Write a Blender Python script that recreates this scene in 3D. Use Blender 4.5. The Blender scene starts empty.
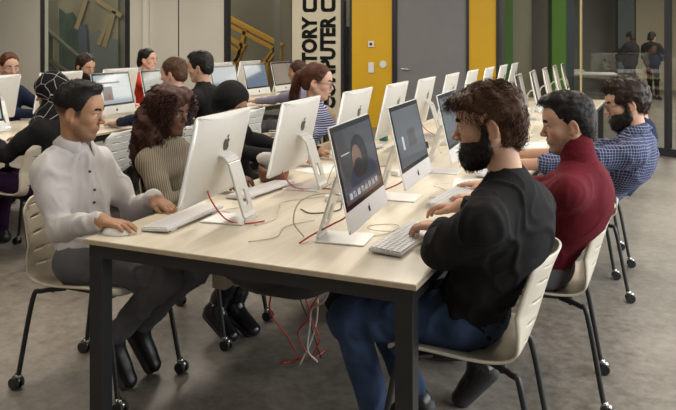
import bpy, bmesh, math, random
import numpy as np
from mathutils import Vector, Matrix
random.seed(7)
RS = np.random.RandomState(11)
C = bpy.context.scene.collection
SC = bpy.context.scene
PI = math.pi
def rad(a): return math.radians(a)

# ------------------------------------------------------------------ camera, world, lights, exposure
cam = bpy.data.cameras.new('camera'); cam_o = bpy.data.objects.new('camera', cam); C.objects.link(cam_o)
cam_o.location = (2.023, -2.207, 1.5); cam_o.rotation_euler = (rad(90), 0, rad(23.8))
cam.sensor_width = 36; cam.lens = 36 * 752 / 676; cam.shift_y = -168 / 676
cam.clip_start = .05; cam.clip_end = 80
SC.camera = cam_o
w = bpy.data.worlds.new('world'); SC.world = w; w.use_nodes = True
w.node_tree.nodes['Background'].inputs[0].default_value = (.75, .8, .9, 1)
w.node_tree.nodes['Background'].inputs[1].default_value = .35
def area(name, loc, rot, sx, sy, power, col):
    l = bpy.data.lights.new(name, 'AREA'); l.shape = 'RECTANGLE'; l.size = sx; l.size_y = sy
    l.energy = power; l.color = col
    o = bpy.data.objects.new(name, l); C.objects.link(o); o.location = loc; o.rotation_euler = rot
    return o
DAY = (.92, .97, 1.0)
WARM = (1.0, .90, .77)
# daylight through the tall windows on the right-hand side of the room
area('window_daylight', (5.85, 3.0, 2.0), (rad(90), 0, rad(90)), 9, 2.6, 420, DAY)
# rows of ceiling strip lights
for i, (x, y) in enumerate(((-.6, 1.3), (-.6, 5.2), (-4.0, 2.6), (-4.0, 6.6), (-8.4, 6.6), (2.6, .8), (2.2, 5.0), (-2.2, -2.0))):
    area('ceiling_strip_light', (x, y, 3.46), (0, 0, 0), .5, 2.4, 82 if y > 5 else 50, WARM)
# fill lights added to brighten the rooms beyond the glass
area('back_room_fill', (3.2, 14.5, 3.4), (0, 0, 0), 3, 6, 300, WARM)
area('hall_fill', (-8.5, 11.3, 3.4), (0, 0, 0), 11, 1.4, 170, WARM)
SC.view_settings.view_transform = 'Standard'; SC.view_settings.look = 'None'
SC.view_settings.exposure = 0.08; SC.view_settings.gamma = 1; SC.view_settings.use_curve_mapping = False

# ------------------------------------------------------------------ materials
MATS = {}
def mat(name, col, rough=.6, metal=0., noise=0., nscale=8., bump=0., bscale=60., col2=None, emit=None, estr=0., spec=.5, vcol=False, sheen=0., sss=0.):
    if name in MATS: return MATS[name]
    m = bpy.data.materials.new(name); m.use_nodes = True; nt = m.node_tree; b = nt.nodes['Principled BSDF']
    b.inputs['Base Color'].default_value = (*col, 1); b.inputs['Roughness'].default_value = rough
    b.inputs['Metallic'].default_value = metal; b.inputs['Specular IOR Level'].default_value = spec
    if sheen: b.inputs['Sheen Weight'].default_value = sheen
    if sss:
        b.inputs['Subsurface Weight'].default_value = sss; b.inputs['Subsurface Radius'].default_value = (.012, .005, .003); b.inputs['Subsurface Scale'].default_value = 1
    tc = nt.nodes.new('ShaderNodeTexCoord')
    if vcol:
        a = nt.nodes.new('ShaderNodeAttribute'); a.attribute_name = 'Col'
        nt.links.new(a.outputs['Color'], b.inputs['Base Color'])
    elif noise or col2:
        n = nt.nodes.new('ShaderNodeTexNoise'); n.inputs['Scale'].default_value = nscale; n.inputs['Detail'].default_value = 5
        r = nt.nodes.new('ShaderNodeValToRGB'); nt.links.new(tc.outputs['Object'], n.inputs['Vector']); nt.links.new(n.outputs['Fac'], r.inputs['Fac'])
        c2 = col2 or tuple(c * (1 - noise) for c in col)
        r.color_ramp.elements[0].position = .35; r.color_ramp.elements[1].position = .65
        r.color_ramp.elements[0].color = (*c2, 1); r.color_ramp.elements[1].color = (*col, 1)
        nt.links.new(r.outputs['Color'], b.inputs['Base Color'])
    if bump:
        n2 = nt.nodes.new('ShaderNodeTexNoise'); n2.inputs['Scale'].default_value = bscale; n2.inputs['Detail'].default_value = 4
        bp = nt.nodes.new('ShaderNodeBump'); bp.inputs['Strength'].default_value = bump; bp.inputs['Distance'].default_value = .01
        nt.links.new(tc.outputs['Object'], n2.inputs['Vector']); nt.links.new(n2.outputs['Fac'], bp.inputs['Height']); nt.links.new(bp.outputs['Normal'], b.inputs['Normal'])
    if emit: b.inputs['Emission Color'].default_value = (*emit, 1); b.inputs['Emission Strength'].default_value = estr
    MATS[name] = m; return m
def math_node(nt, op, a, b=None, c=None):
    n = nt.nodes.new('ShaderNodeMath'); n.operation = op
    for i, v in enumerate((a, b, c)):
        if v is None: continue
        if isinstance(v, (int, float)): n.inputs[i].default_value = v
        else: nt.links.new(v, n.inputs[i])
    return n.outputs[0]
def glass_mat(name, tint=(.9, .93, .92), refl=.16):
    m = bpy.data.materials.new(name); m.use_nodes = True; nt = m.node_tree; nt.nodes.clear()
    o = nt.nodes.new('ShaderNodeOutputMaterial'); t = nt.nodes.new('ShaderNodeBsdfTransparent'); t.inputs[0].default_value = (*tint, 1)
    g = nt.nodes.new('ShaderNodeBsdfGlossy'); g.inputs['Roughness'].default_value = .02; g.inputs[0].default_value = (.9, .9, .9, 1)
    f = nt.nodes.new('ShaderNodeLayerWeight'); f.inputs[0].default_value = .5
    a = math_node(nt, 'MULTIPLY_ADD', math_node(nt, 'POWER', f.outputs['Facing'], 5), .8, refl * .45); mx = nt.nodes.new('ShaderNodeMixShader')
    nt.links.new(a, mx.inputs[0]); nt.links.new(t.outputs[0], mx.inputs[1]); nt.links.new(g.outputs[0], mx.inputs[2]); nt.links.new(mx.outputs[0], o.inputs[0])
    return m

M_WALL = mat('wall_paint', (.66, .63, .54), .7, noise=.06, nscale=1.5, bump=.05, bscale=90)
M_WALL2 = mat('wall_panel', (.58, .54, .45), .65, noise=.08, nscale=1.2)
M_YEL = mat('yellow_panel', (.66, .385, .015), .45, noise=.05, nscale=3)
M_DOOR = mat('grey_door_paint', (.20, .195, .20), .5, noise=.06, nscale=4)
M_DARK = mat('dark_frame_metal', (.022, .022, .026), .4)
M_BLACK = mat('black_powder_coat', (.018, .018, .019), .42, bump=.03, bscale=300)
M_CHROME = mat('chrome', (.55, .55, .55), .25, metal=1)
M_ALU = mat('brushed_aluminium', (.66, .65, .62), .42, metal=.35, noise=.03, nscale=20)
M_ALU_L = mat('bright_aluminium', (.78, .78, .77), .33, metal=.45)
M_GLOSS = mat('glossy_black_glass', (.012, .012, .014), .04, spec=.9)
M_BEZEL = mat('black_bezel', (.01, .01, .011), .12)
M_LOGO = mat('black_logo', (.01, .01, .01), .15)
M_KEY = mat('white_key_plastic', (.80, .79, .79), .35)
M_KEYB = mat('keyboard_base', (.62, .61, .61), .4)
M_SHELL = mat('cream_chair_plastic', (.62, .56, .45), .42, noise=.04, nscale=6)
M_SHELLW = mat('white_chair_plastic', (.74, .74, .72), .4)
M_GREEN = mat('green_panel', (.12, .31, .025), .5)
M_RED = mat('red_cable', (.55, .045, .03), .4)
M_WCAB = mat('white_cable', (.66, .60, .50), .4)
M_BCAB = mat('black_cable', (.015, .015, .015), .4)
M_TEAL = mat('teal_plastic', (.01, .16, .17), .3)
M_WOODE = mat('ply_edge', (.55, .44, .30), .5, noise=.15, nscale=30)
M_LEATHER = mat('brown_leather', (.16, .065, .03), .5, bump=.1, bscale=80)
M_CLOTHW = mat('white_cloth', (.62, .60, .60), .8)
GLASS = glass_mat('pane_glass')
def floor_mat():
    m = bpy.data.materials.new('polished_concrete'); m.use_nodes = True; nt = m.node_tree; b = nt.nodes['Principled BSDF']
    tc = nt.nodes.new('ShaderNodeTexCoord')
    n1 = nt.nodes.new('ShaderNodeTexNoise'); n1.inputs['Scale'].default_value = .9; n1.inputs['Detail'].default_value = 8; n1.inputs['Roughness'].default_value = .62
    n2 = nt.nodes.new('ShaderNodeTexNoise'); n2.inputs['Scale'].default_value = 16; n2.inputs['Detail'].default_value = 8; n2.inputs['Roughness'].default_value = .7
    for n in (n1, n2): nt.links.new(tc.outputs['Object'], n.inputs['Vector'])
    r = nt.nodes.new('ShaderNodeValToRGB'); f = math_node(nt, 'MULTIPLY_ADD', n1.outputs['Fac'], .5, math_node(nt, 'MULTIPLY', n2.outputs['Fac'], .5))
    nt.links.new(f, r.inputs['Fac'])
    e = r.color_ramp.elements; e[0].position = .38; e[0].color = (.115, .098, .078, 1); e[1].position = .60; e[1].color = (.30, .272, .235, 1)
    nt.links.new(r.outputs['Color'], b.inputs['Base Color'])
    b.inputs['Roughness'].default_value = .42; b.inputs['Specular IOR Level'].default_value = .4
    rr = math_node(nt, 'MULTIPLY_ADD', n2.outputs['Fac'], .3, .25); nt.links.new(rr, b.inputs['Roughness'])
    bp = nt.nodes.new('ShaderNodeBump'); bp.inputs['Strength'].default_value = .08; nt.links.new(n2.outputs['Fac'], bp.inputs['Height']); nt.links.new(bp.outputs['Normal'], b.inputs['Normal'])
    return m
def desk_mat():
    m = bpy.data.materials.new('birch_laminate'); m.use_nodes = True; nt = m.node_tree; b = nt.nodes['Principled BSDF']
    tc = nt.nodes.new('ShaderNodeTexCoord'); mp = nt.nodes.new('ShaderNodeMapping'); mp.inputs['Scale'].default_value = (10, 1.2, 1)
    n = nt.nodes.new('ShaderNodeTexNoise'); n.inputs['Scale'].default_value = 2.2; n.inputs['Detail'].default_value = 6; n.inputs['Distortion'].default_value = .6
    nt.links.new(tc.outputs['Object'], mp.inputs['Vector']); nt.links.new(mp.outputs[0], n.inputs['Vector'])
    r = nt.nodes.new('ShaderNodeValToRGB'); nt.links.new(n.outputs['Fac'], r.inputs['Fac'])
    e = r.color_ramp.elements; e[0].position = .3; e[0].color = (.66, .585, .455, 1); e[1].position = .7; e[1].color = (.77, .70, .57, 1)
    nt.links.new(r.outputs['Color'], b.inputs['Base Color']); b.inputs['Roughness'].default_value = .33
    return m
M_FLOOR = floor_mat(); M_DESK = desk_mat()

# ------------------------------------------------------------------ mesh helpers
def link_mesh(name, me, m, parent=None, smooth=False, loc=None):
    if m is not None:
        for x in (m if isinstance(m, (list, tuple)) else [m]): me.materials.append(x)
    if smooth: me.polygons.foreach_set('use_smooth', [True] * len(me.polygons))
    o = bpy.data.objects.new(name, me); C.objects.link(o)
    if parent: o.parent = parent
    if loc is not None: o.location = loc
    return o
def obj(name, bm, m, parent=None, smooth=False, bev=0., loc=None, seg=2):
    me = bpy.data.meshes.new(name); bmesh.ops.recalc_face_normals(bm, faces=bm.faces); bm.to_mesh(me); bm.free()
    o = link_mesh(name, me, m, parent, smooth, loc)
    if bev:
        b = o.modifiers.new('bevel', 'BEVEL'); b.width = bev; b.segments = seg; b.limit_method = 'ANGLE'
    return o
def box(bm, x0, x1, y0, y1, z0, z1, M=None, mi=0):
    vs = [bm.verts.new(Vector(p) if M is None else M @ Vector(p)) for p in ((x0,y0,z0),(x1,y0,z0),(x1,y1,z0),(x0,y1,z0),(x0,y0,z1),(x1,y0,z1),(x1,y1,z1),(x0,y1,z1))]
    for f in ((0,3,2,1),(4,5,6,7),(0,1,5,4),(1,2,6,5),(2,3,7,6),(3,0,4,7)):
        fc = bm.faces.new([vs[i] for i in f]); fc.material_index = mi
    return bm
def tube(bm, pts, r, n=8, cap=True):
    pts = [Vector(p) for p in pts]; rs = r if isinstance(r, (list, tuple)) else [r] * len(pts)
    t0 = (pts[1] - pts[0]).normalized(); a = t0.orthogonal().normalized(); rings = []
    for i, p in enumerate(pts):
        t = (pts[min(i + 1, len(pts) - 1)] - pts[max(i - 1, 0)]).normalized()
        a = (a - t * a.dot(t)).normalized(); b = t.cross(a)
        rings.append([bm.verts.new(p + (a * math.cos(2 * PI * k / n) + b * math.sin(2 * PI * k / n)) * rs[i]) for k in range(n)])
    for i in range(len(rings) - 1):
        for k in range(n): bm.faces.new((rings[i][k], rings[i][(k + 1) % n], rings[i + 1][(k + 1) % n], rings[i + 1][k]))
    if cap: bm.faces.new(rings[0][::-1]); bm.faces.new(rings[-1])
    return bm
def spline(pts, n=8):
    P = [Vector(p) for p in pts]; P = [P[0] * 2 - P[1]] + P + [P[-1] * 2 - P[-2]]; out = []
    for i in range(1, len(P) - 2):
        for k in range(n):
            t = k / n
            out.append(.5 * ((2 * P[i]) + (P[i+1] - P[i-1]) * t + (2*P[i-1] - 5*P[i] + 4*P[i+1] - P[i+2]) * t*t + (3*P[i] - P[i-1] - 3*P[i+1] + P[i+2]) * t**3))
    out.append(P[-2]); return out
def lathe(bm, prof, n=20, c=(0, 0, 0), M=None):
    rings = []
    for r, z in prof:
        rings.append([bm.verts.new((M or Matrix()) @ Vector((c[0] + r * math.cos(2*PI*k/n), c[1] + r * math.sin(2*PI*k/n), c[2] + z))) for k in range(n)])
    for i in range(len(rings) - 1):
        for k in range(n): bm.faces.new((rings[i][k], rings[i][(k+1) % n], rings[i+1][(k+1) % n], rings[i+1][k]))
    bm.faces.new(rings[0][::-1]); bm.faces.new(rings[-1]); return bm
def prism(bm, pts, h0, h1, M=None):
    A = [bm.verts.new((M or Matrix()) @ Vector((x, y, h0))) for x, y in pts]; B = [bm.verts.new((M or Matrix()) @ Vector((x, y, h1))) for x, y in pts]
    n = len(pts); bm.faces.new(A[::-1]); bm.faces.new(B)
    for i in range(n): bm.faces.new((A[i], A[(i+1) % n], B[(i+1) % n], B[i]))
    return bm
def NB(): return bmesh.new()
def empty(name, loc=(0, 0, 0), rz=0):
    o = bpy.data.objects.new(name, None); o.empty_display_size = .1; C.objects.link(o); o.location = loc; o.rotation_euler = (0, 0, rz); return o
def tag(o, label=None, cat=None, group=None, kind=None):
    if label: o['label'] = label
    if cat: o['category'] = cat
    if group: o['group'] = group
    if kind: o['kind'] = kind
    return o
def copy_tree(o, parent=None):
    c = o.copy(); C.objects.link(c)
    if parent: c.parent = parent
    for ch in list(o.children): copy_tree(ch, c)
    return c
def struct(name, bm, m, parent=None, bev=0):
    o = obj(name, bm, m, parent, bev=bev)
    if not parent: o['kind'] = 'structure'
    return o
def np_mesh(name, V, F, m, parent=None, col=None, smooth=True):
    me = bpy.data.meshes.new(name); nf = len(F); k = F.shape[1]
    me.vertices.add(len(V)); me.vertices.foreach_set('co', V.astype(np.float32).ravel())
    me.loops.add(nf * k); me.loops.foreach_set('vertex_index', F.astype(np.int32).ravel())
    me.polygons.add(nf); me.polygons.foreach_set('loop_start', np.arange(0, nf * k, k, dtype=np.int32))
    try: me.polygons.foreach_set('loop_total', np.full(nf, k, dtype=np.int32))
    except Exception: pass
    me.update(calc_edges=True); me.validate()
    if col is not None:
        a = me.color_attributes.new('Col', 'FLOAT_COLOR', 'POINT')
        a.data.foreach_set('color', np.hstack([col, np.ones((len(col), 1))]).astype(np.float32).ravel())
    return link_mesh(name, me, m, parent, smooth)

# ------------------------------------------------------------------ room shell
YW = 9.5
struct('floor', box(NB(), -16, 6, -6, 24, -.1, 0), M_FLOOR)
struct('ceiling', box(NB(), -16, 6, -6, 24, 3.6, 3.7), mat('ceiling_paint', (.38, .38, .37), .9))
struct('wall_front', box(NB(), -16, 6, -6.1, -6, 0, 3.6), M_WALL)
struct('wall_left', box(NB(), -16.1, -16, -6, 24, 0, 3.6), M_WALL)
bm = NB()
box(bm, 6, 6.15, -6, 24, 0, .7); box(bm, 6, 6.15, -6, 24, 3.3, 3.6); box(bm, 6, 6.15, -6, -1.5, .7, 3.3); box(bm, 6, 6.15, 7.5, 24, .7, 3.3)
struct('wall_right', bm, M_WALL)
bm = NB()
for k in range(7): box(bm, 6.02, 6.1, -1.5 + 1.5 * k - .03, -1.5 + 1.5 * k + .03, .7, 3.3)
struct('window_4', bm, M_DARK)
# back wall, from left to right: plain wall, window, wall panels, window, lettered panel, glass, yellow panel, door, yellow panel
def wall_seg(name, x0, x1, m, y0=YW, y1=YW + .2, z0=0, z1=3.6): return struct(name, box(NB(), x0, x1, y0, y1, z0, z1), m)
wall_seg('wall_back_left', -16, -9.83, M_WALL)
wall_seg('wall_back_middle', -7.55, -5.4, M_WALL)
wall_seg('trim_1', -6.42, -6.40, M_DARK, YW - .004, YW)
wall_seg('trim_2', -7.2, -7.1, mat('wall_rib', (.72, .70, .62), .6), YW - .05, YW)
wall_seg('wall_back_lettered', -4.02, -3.08, mat('cream_panel', (.60, .55, .42), .6, noise=.05, nscale=2))
wall_seg('wall_back_yellow', -2.87, -2.13, M_YEL, YW - .03)
wall_seg('wall_back_yellow_right', -.87, -.44, M_YEL, YW - .03)
wall_seg('trim_3', -2.15, -2.07, M_DARK, YW - .05)
wall_seg('trim_4', -.91, -.87, M_DARK, YW - .05)
wall_seg('trim_5', -.44, -.385, M_DARK, YW - .05)
d = struct('door_1', box(NB(), -2.07, -.91, YW - .02, YW + .06, 0, 3.5), M_DOOR)
obj('door_handle', tube(tube(NB(), [(-1.98, YW - .06, .976), (-1.84, YW - .06, .976)], .011), [(-1.96, YW - .02, .976), (-1.96, YW - .06, .976)], .011), M_CHROME, d)
def glazing(name, x0, x1, z0=.12, mull=(), tl=.05, tr=.05):
    bm = NB(); t = .0
    box(bm, x0, x1, YW - .02, YW + .1, 0, z0); box(bm, x0, x1, YW - .02, YW + .1, 3.5, 3.6)
    box(bm, x0, x0 + tl, YW - .02, YW + .1, z0, 3.5); box(bm, x1 - tr, x1, YW - .02, YW + .1, z0, 3.5)
    for m_ in mull: box(bm, m_ - .02, m_ + .02, YW - .02, YW + .1, z0, 3.5)
    o = struct(name, bm, M_DARK); obj('glass_pane', box(NB(), x0 + t, x1 - t, YW + .03, YW + .045, z0, 3.5), GLASS, o); return o
glazing('window_1', -9.83, -7.55, mull=(), tl=.004, tr=.10); glazing('window_2', -5.4, -4.02, tl=.07, tr=.01); glazing('window_3', -3.08, -2.87)
# switch box and sockets on the yellow wall panel
def plate(name, label, x, z, wd, h, round_=False):
    if round_: o = obj(name, tube(NB(), [(x, YW - .03, z), (x, YW - .05, z)], wd / 2, 20), M_SHELLW)
    else: o = obj(name, box(NB(), x - wd/2, x + wd/2, YW - .055, YW - .03, z - h/2, z + h/2), M_SHELLW, bev=.006)
    return tag(o, label, 'wall switch')
p_ = plate('call_switch', 'small square white switch with dark button on yellow wall panel', -2.52, 1.383, .10, .10)
obj('button', tube(NB(), [(-2.52, YW - .055, 1.383), (-2.52, YW - .062, 1.383)], .025, 14), M_DARK, p_)
plate('light_switch', 'tall white rectangular switch plate low on yellow wall panel', -2.52, .99, .10, .17)
plate('wall_dial', 'round pale disc on the yellow wall panel nearest the door', -2.31, 1.05, .12, .12, True)

# lettering, reading upwards
def letter(txt, x, z, size, off=.006, name='letter'):
    cu = bpy.data.curves.new('t', 'FONT'); cu.body = txt; cu.size = size; cu.extrude = .003; cu.offset = off; cu.align_x = 'LEFT'; cu.resolution_u = 3
    o = bpy.data.objects.new('t', cu); C.objects.link(o); dg = bpy.context.evaluated_depsgraph_get(); me = bpy.data.meshes.new_from_object(o.evaluated_get(dg))
    bpy.data.objects.remove(o)
    # plane faces the room (-Y), baseline turned to run upwards
    Mx = Matrix.Translation((x, YW - .008, z)) @ Matrix.Rotation(rad(90), 4, 'X') @ Matrix.Rotation(rad(90), 4, 'Z') @ Matrix.Scale(.80, 4, (1, 0, 0))
    me.transform(Mx); return link_mesh(name, me, M_LOGO)
# word blocks end (top) near z=1.85
M_TXT = M_LOGO
for txt, x, lab in (('COMPUTER', -3.20, 'black wall lettering COMPUTER running up the cream panel'), ('LABORATORY', -3.55, 'black wall lettering LABORATORY running up the cream panel')):
    o = letter(txt, x, 0, .375, .017, 'wall_lettering')
    zs = [v.co.z for v in o.data.vertices]; top = max(zs); sc = 1.0
    for v in o.data.vertices: v.co.z += 1.86 - top
    tag(o, lab, 'lettering')
for x, lab in ((-3.185, 'big black rounded character above the word COMPUTER'), (-3.535, 'big black rounded character above the word LABORATORY')):
    bm = NB()
    yy = YW - .006
    def rr(a, b, r, z0, z1):   # rounded rectangle ring points
        pts = []
        for cx_, cz_, a0 in ((b - r, z1 - r, 0), (a + r, z1 - r, 90), (a + r, z0 + r, 180), (b - r, z0 + r, 270)):
            for k in range(6): t = rad(a0 + 18 * k); pts.append((cx_ + r * math.cos(t), cz_ + r * math.sin(t)))
        return pts
    X0 = x - .275; X1 = x
    po = rr(X0, X1, .07, 1.93, 2.45); pi_ = rr(X0 + .07, X1 - .07, .03, 1.99, 2.39)
    A = [[bm.verts.new((px, y_, pz)) for px, pz in P] for P in (po, pi_) for y_ in (yy, yy + .005)]
    n = len(po)
    for k in range(n):
        q = (k + 1) % n
        bm.faces.new((A[0][k], A[0][q], A[2][q], A[2][k])); bm.faces.new((A[0][k], A[1][k], A[1][q], A[0][q])); bm.faces.new((A[2][k], A[2][q], A[3][q], A[3][k]))
    tag(obj('wall_lettering', bm, M_LOGO), lab, 'lettering')

# glass partition on the right, running from the yellow panel towards the camera
GA = Vector((-.385, 9.46, 0)); GB = Vector((2.75, 7.72, 0)); gd = (GB - GA).normalized(); gl = (GB - GA).length; gang = math.atan2(gd.y, gd.x)
GM = Matrix.Translation(GA) @ Matrix.Rotation(gang, 4, 'Z')
bm = NB()
for a, b, z0, z1 in ((0, gl, 0, .10), (0, gl, 3.45, 3.6)): box(bm, a, b, -.04, .04, z0, z1, GM)
def gx(px):  # distance along the partition of an upright seen at that bearing from the middle of the room
    a = (px - 338) / 752; dx = -.4035 + a * .915; dy = .915 + a * .4035
    d = Vector((dx, dy)); o = Vector((2.023, -2.207)) - GA.xy
    det = gd.x * (-d.y) - gd.y * (-d.x); return (o.x * (-d.y) - o.y * (-d.x)) / det
s_r = gx(668.5); s_m = gx(581)
box(bm, s_r - .03, s_r + .02, -.05, .05, 0, 3.6, GM); box(bm, gl - .05, gl, -.04, .04, 0, 3.6, GM)
gp = struct('window_5', bm, M_DARK)
obj('glass_pane', box(NB(), 0, gl, -.008, .008, .1, 3.45, GM), GLASS, gp)
obj('glazing_joint', box(NB(), s_m - .012, s_m + .012, -.012, .012, .1, 3.45, GM), mat('brass_joint', (.62, .52, .25), .4), gp)
struct('wall_right_end', box(NB(), 2.75, 6, 7.6, 7.8, 0, 3.6), M_WALL)
# beyond the partition
def beyond(px, Z): a = (px - 338) / 752; return (2.023 + Z * (-.4035 + a * .915), -2.207 + Z * (.915 + a * .4035))
def post(name, px0, px1, Z, m, dep=.15, z0=0, z1=3.6, kind='structure'):
    A = Vector(beyond(px0, Z)); B = Vector(beyond(px1, Z)); d = (B - A); L = d.length; Mx = Matrix.Translation((A.x, A.y, 0)) @ Matrix.Rotation(math.atan2(d.y, d.x), 4, 'Z')
    o = obj(name, box(NB(), 0, L, 0, dep, z0, z1, Mx), m); o['kind'] = kind; return o
post('wall_beyond_glass', 480, 640, 21.5, mat('beyond_wall', (.20, .20, .18), .7, noise=.3, nscale=.8))
post('wall_beyond_light', 636, 700, 21.4, mat('beyond_light_wall', (.50, .44, .33), .7))
post('trim_6', 498, 513, 12.6, M_GREEN, .3); post('trim_7', 552, 566, 15, M_GREEN, .3)
post('trim_8', 566, 574, 15.1, mat('dull_blue', (.05, .075, .10), .6), .3)
post('trim_9', 515, 551, 16, mat('pinkish_grey', (.17, .14, .125), .7), .2)
post('trim_10', 618, 634, 20.5, mat('slate', (.07, .09, .10), .6), .2)
# far hall behind the left windows
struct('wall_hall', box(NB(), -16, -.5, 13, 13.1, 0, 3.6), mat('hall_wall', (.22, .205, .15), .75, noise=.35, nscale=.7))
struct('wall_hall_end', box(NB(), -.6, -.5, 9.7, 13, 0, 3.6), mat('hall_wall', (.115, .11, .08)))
# yellow stair structure behind the second window
def at13(px, py, Y=12.2):
    a = (px - 338) / 752; dy = .915 + a * .4035; t = (Y + 2.207) / dy; return (2.023 + t * (-.4035 + a * .915), Y, 1.5 + t * (37 - py) / 752)
M_OCH = mat('ochre_steel', (.52, .27, .03), .5)
st = empty('steel_staircase', at13(255, 60)); stl = st.location.copy()
def beam(a, b, wd, nm='beam', m=M_OCH, par=None, org=None, Y=12.2):
    A = Vector(at13(*a, Y)); B = Vector(at13(*b, Y)); d = (B - A); L = d.length; ang = math.atan2(d.z, d.x)
    Mx = Matrix.Translation(A - (org or Vector())) @ Matrix.Rotation(-ang, 4, 'Y'); return obj(nm, box(NB(), 0, L, -.06, .06, -wd/2, wd/2, Mx), m, par)
for a, b in (((224, 15), (283, 46)), ((228, 24), (276, 49)), ((228, 37), (246, 47)), ((228, 44), (240, 52)), ((246, 30), (238, 62)), ((281, 45), (268, 62)), ((244, 47), (236, 62)), ((276, 48), (262, 66))):
    beam(a, b, .085, 'beam', M_OCH, st, stl)
for px_, py_ in ((236, 55), (281, 46), (268, 60)):
    q = at13(px_, py_); beam((px_, py_), (px_ + .02, 37 + 752 * 1.495 / ((12.2 + 2.207) / (.915 + (px_ - 338) / 752 * .4035))), .06, 'post', M_OCH, st, stl)
tag(st, 'ochre yellow zigzag steel structure behind the dark window', 'staircase')
# flat wall painting of towers and cranes seen through the left window
def flat(name, pts, Y, m, label=None, cat=None, par=None):
    P = [at13(px, py, Y) for px, py in pts]; bm = NB(); A = [bm.verts.new(p) for p in P]; B = [bm.verts.new((p[0], p[1] + .02, p[2])) for p in P]
    n = len(P); bm.faces.new(A); bm.faces.new(B[::-1])
    for i in range(n): bm.faces.new((A[i], B[i], B[(i+1) % n], A[(i+1) % n]))
    o = obj(name, bm, m, par)
    if label: tag(o, label, cat)
    return o
mp = flat('wall_painting', [(58, -20), (118, -20), (118, 80), (58, 80)], 12.95, mat('mural_ground', (.27, .25, .18), .8, noise=.3, nscale=1.2), 'large wall painting of dark towers and ochre diagonals seen through the left window', 'wall painting')
flat('painted_shape', [(59, 8), (66, 14), (72, 12), (80, 24), (88, 30), (90, 80), (59, 80)], 12.92, mat('mural_green', (.055, .10, .075), .8, noise=.5, nscale=3), par=mp)
flat('painted_shape', [(78, 26), (86, 24), (88, 60), (80, 60)], 12.9, mat('mural_blue', (.075, .09, .13), .8), par=mp)
flat('painted_shape', [(90, 34), (98, 30), (104, 38), (118, 40), (118, 80), (90, 80)], 12.91, mat('mural_grey', (.14, .16, .165), .8), par=mp)
for pts in ([(112, 10), (116, 12), (106, 48), (102, 46)], [(106, 20), (110, 20), (100, 46), (96, 44)], [(84, 0), (88, 0), (78, 30), (74, 28)], [(96, -4), (122, 14), (120, 18), (94, 1)]):
    flat('painted_shape', pts, 12.89, mat('mural_ochre', (.30, .235, .13), .8), par=mp)
M_RAIL = mat('rail_green', (.08, .085, .06), .5)
ra = empty('stair_rail', at13(60, 45, 11.2)); 
for a, b in (((36, 20), (84, 62)), ((36, 50), (70, 74)), ((36, 56), (60, 74))): beam(a, b, .06, 'rail', M_RAIL, ra, ra.location.copy(), 11.2)
for px_, py_ in ((50, 32), (78, 57)):
    beam((px_, py_), (px_ + .02, 37 + 752 * 1.495 / ((11.2 + 2.207) / (.915 + (px_ - 338) / 752 * .4035))), .05, 'post', M_RAIL, ra, ra.location.copy(), 11.2)
tag(ra, 'dark green sloping stair rail behind the left window', 'rail')
post('reflection_strip', 274, 280, 15.6, mat('reflection_grey', (.22, .22, .19), .6), .05); post('trim_12', 346, 351, 14.5, mat('hall_navy', (.02, .02, .045), .6), .05, 0, 1.7)  # the grey strip paints a reflection in the second window's glass

# ------------------------------------------------------------------ desks
def desk(x0, x1, y0, y1, label, legs_y, group='long computer desks'):
    cx_, cy_ = (x0 + x1) / 2, (y0 + y1) / 2; t = empty('desk', (cx_, cy_, 0)); tag(t, label, 'desk', group)
    hx, hy = (x1 - x0) / 2, (y1 - y0) / 2
    obj('tabletop', box(NB(), -hx, hx, -hy, hy, .722, .74), [M_DESK], t, bev=.002)
    obj('edge_band', box(NB(), -hx - .0015, hx + .0015, -hy - .0015, hy + .0015, .7215, .7365), M_WOODE, t)
    bm = NB(); a = .05
    box(bm, -hx + .015, hx - .015, -hy + .015, -hy + a, .672, .7215); box(bm, -hx + .015, hx - .015, hy - a, hy - .015, .672, .7215)
    box(bm, -hx + .015, -hx + a, -hy + a, hy - a, .672, .7215); box(bm, hx - a, hx - .015, -hy + a, hy - a, .672, .7215)
    obj('frame', bm, M_BLACK, t)
    for yy in legs_y:
        for sx in (-1, 1):
            xx = sx * (hx - .045); obj('leg', box(NB(), xx - .03, xx + .03, yy - cy_ - .03, yy - cy_ + .03, 0, .6725), M_BLACK, t, bev=.003)
    return t
dA = desk(0, 1.311, 0, 3.1, 'long pale wood desk with black square legs in the foreground', (.045, 3.055))
desk(0, 1.311, 3.104, 6.2, 'pale desk section continuing behind the foreground desk', (3.15, 6.155))
desk(0, 1.311, 6.204, 7.4, 'far end section of the pale desk row by the glass partition', (6.25, 7.355))
desk(-3.41, -2.1, .5, 3.6, 'pale desk at far left in front of the woman in patterned headscarf', (.545, 3.555))
desk(-3.41, -2.1, 3.604, 6.9, 'pale desk further back at the left under a row of lit screens', (3.65, 6.85))
# cable net under the foreground desk
def net():
    bm = NB(); n = 14; rows = []
    for i in range(n + 1):
        u = i / n; y = .12 + 1.25 * u; sag = math.sin(PI * u) ** .7
        rows.append([bm.verts.new((x, y, z)) for x, z in ((.48, .672), (.50, .66 - .14 * sag), (.58, .64 - .21 * sag), (.70, .64 - .21 * sag), (.78, .66 - .14 * sag), (.80, .672))])
    for i in range(n):
        for k in range(5): bm.faces.new((rows[i][k], rows[i+1][k], rows[i+1][k+1], rows[i][k+1]))
    o = obj('cable_net', bm, M_BLACK, dA, True, loc=(-.6555, -1.55, 0)); s = o.modifiers.new('s', 'SOLIDIFY'); s.thickness = .006
net()
sk = obj('socket_box', box(box(NB(), .19, .26, .58, .64, .40, .50), .22, .23, .60, .62, .50, .672), mat('beige_plastic', (.42, .36, .26), .5), None, bev=.006)
sk.parent = dA; sk.location = (-.6555, -1.55, 0)

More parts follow.
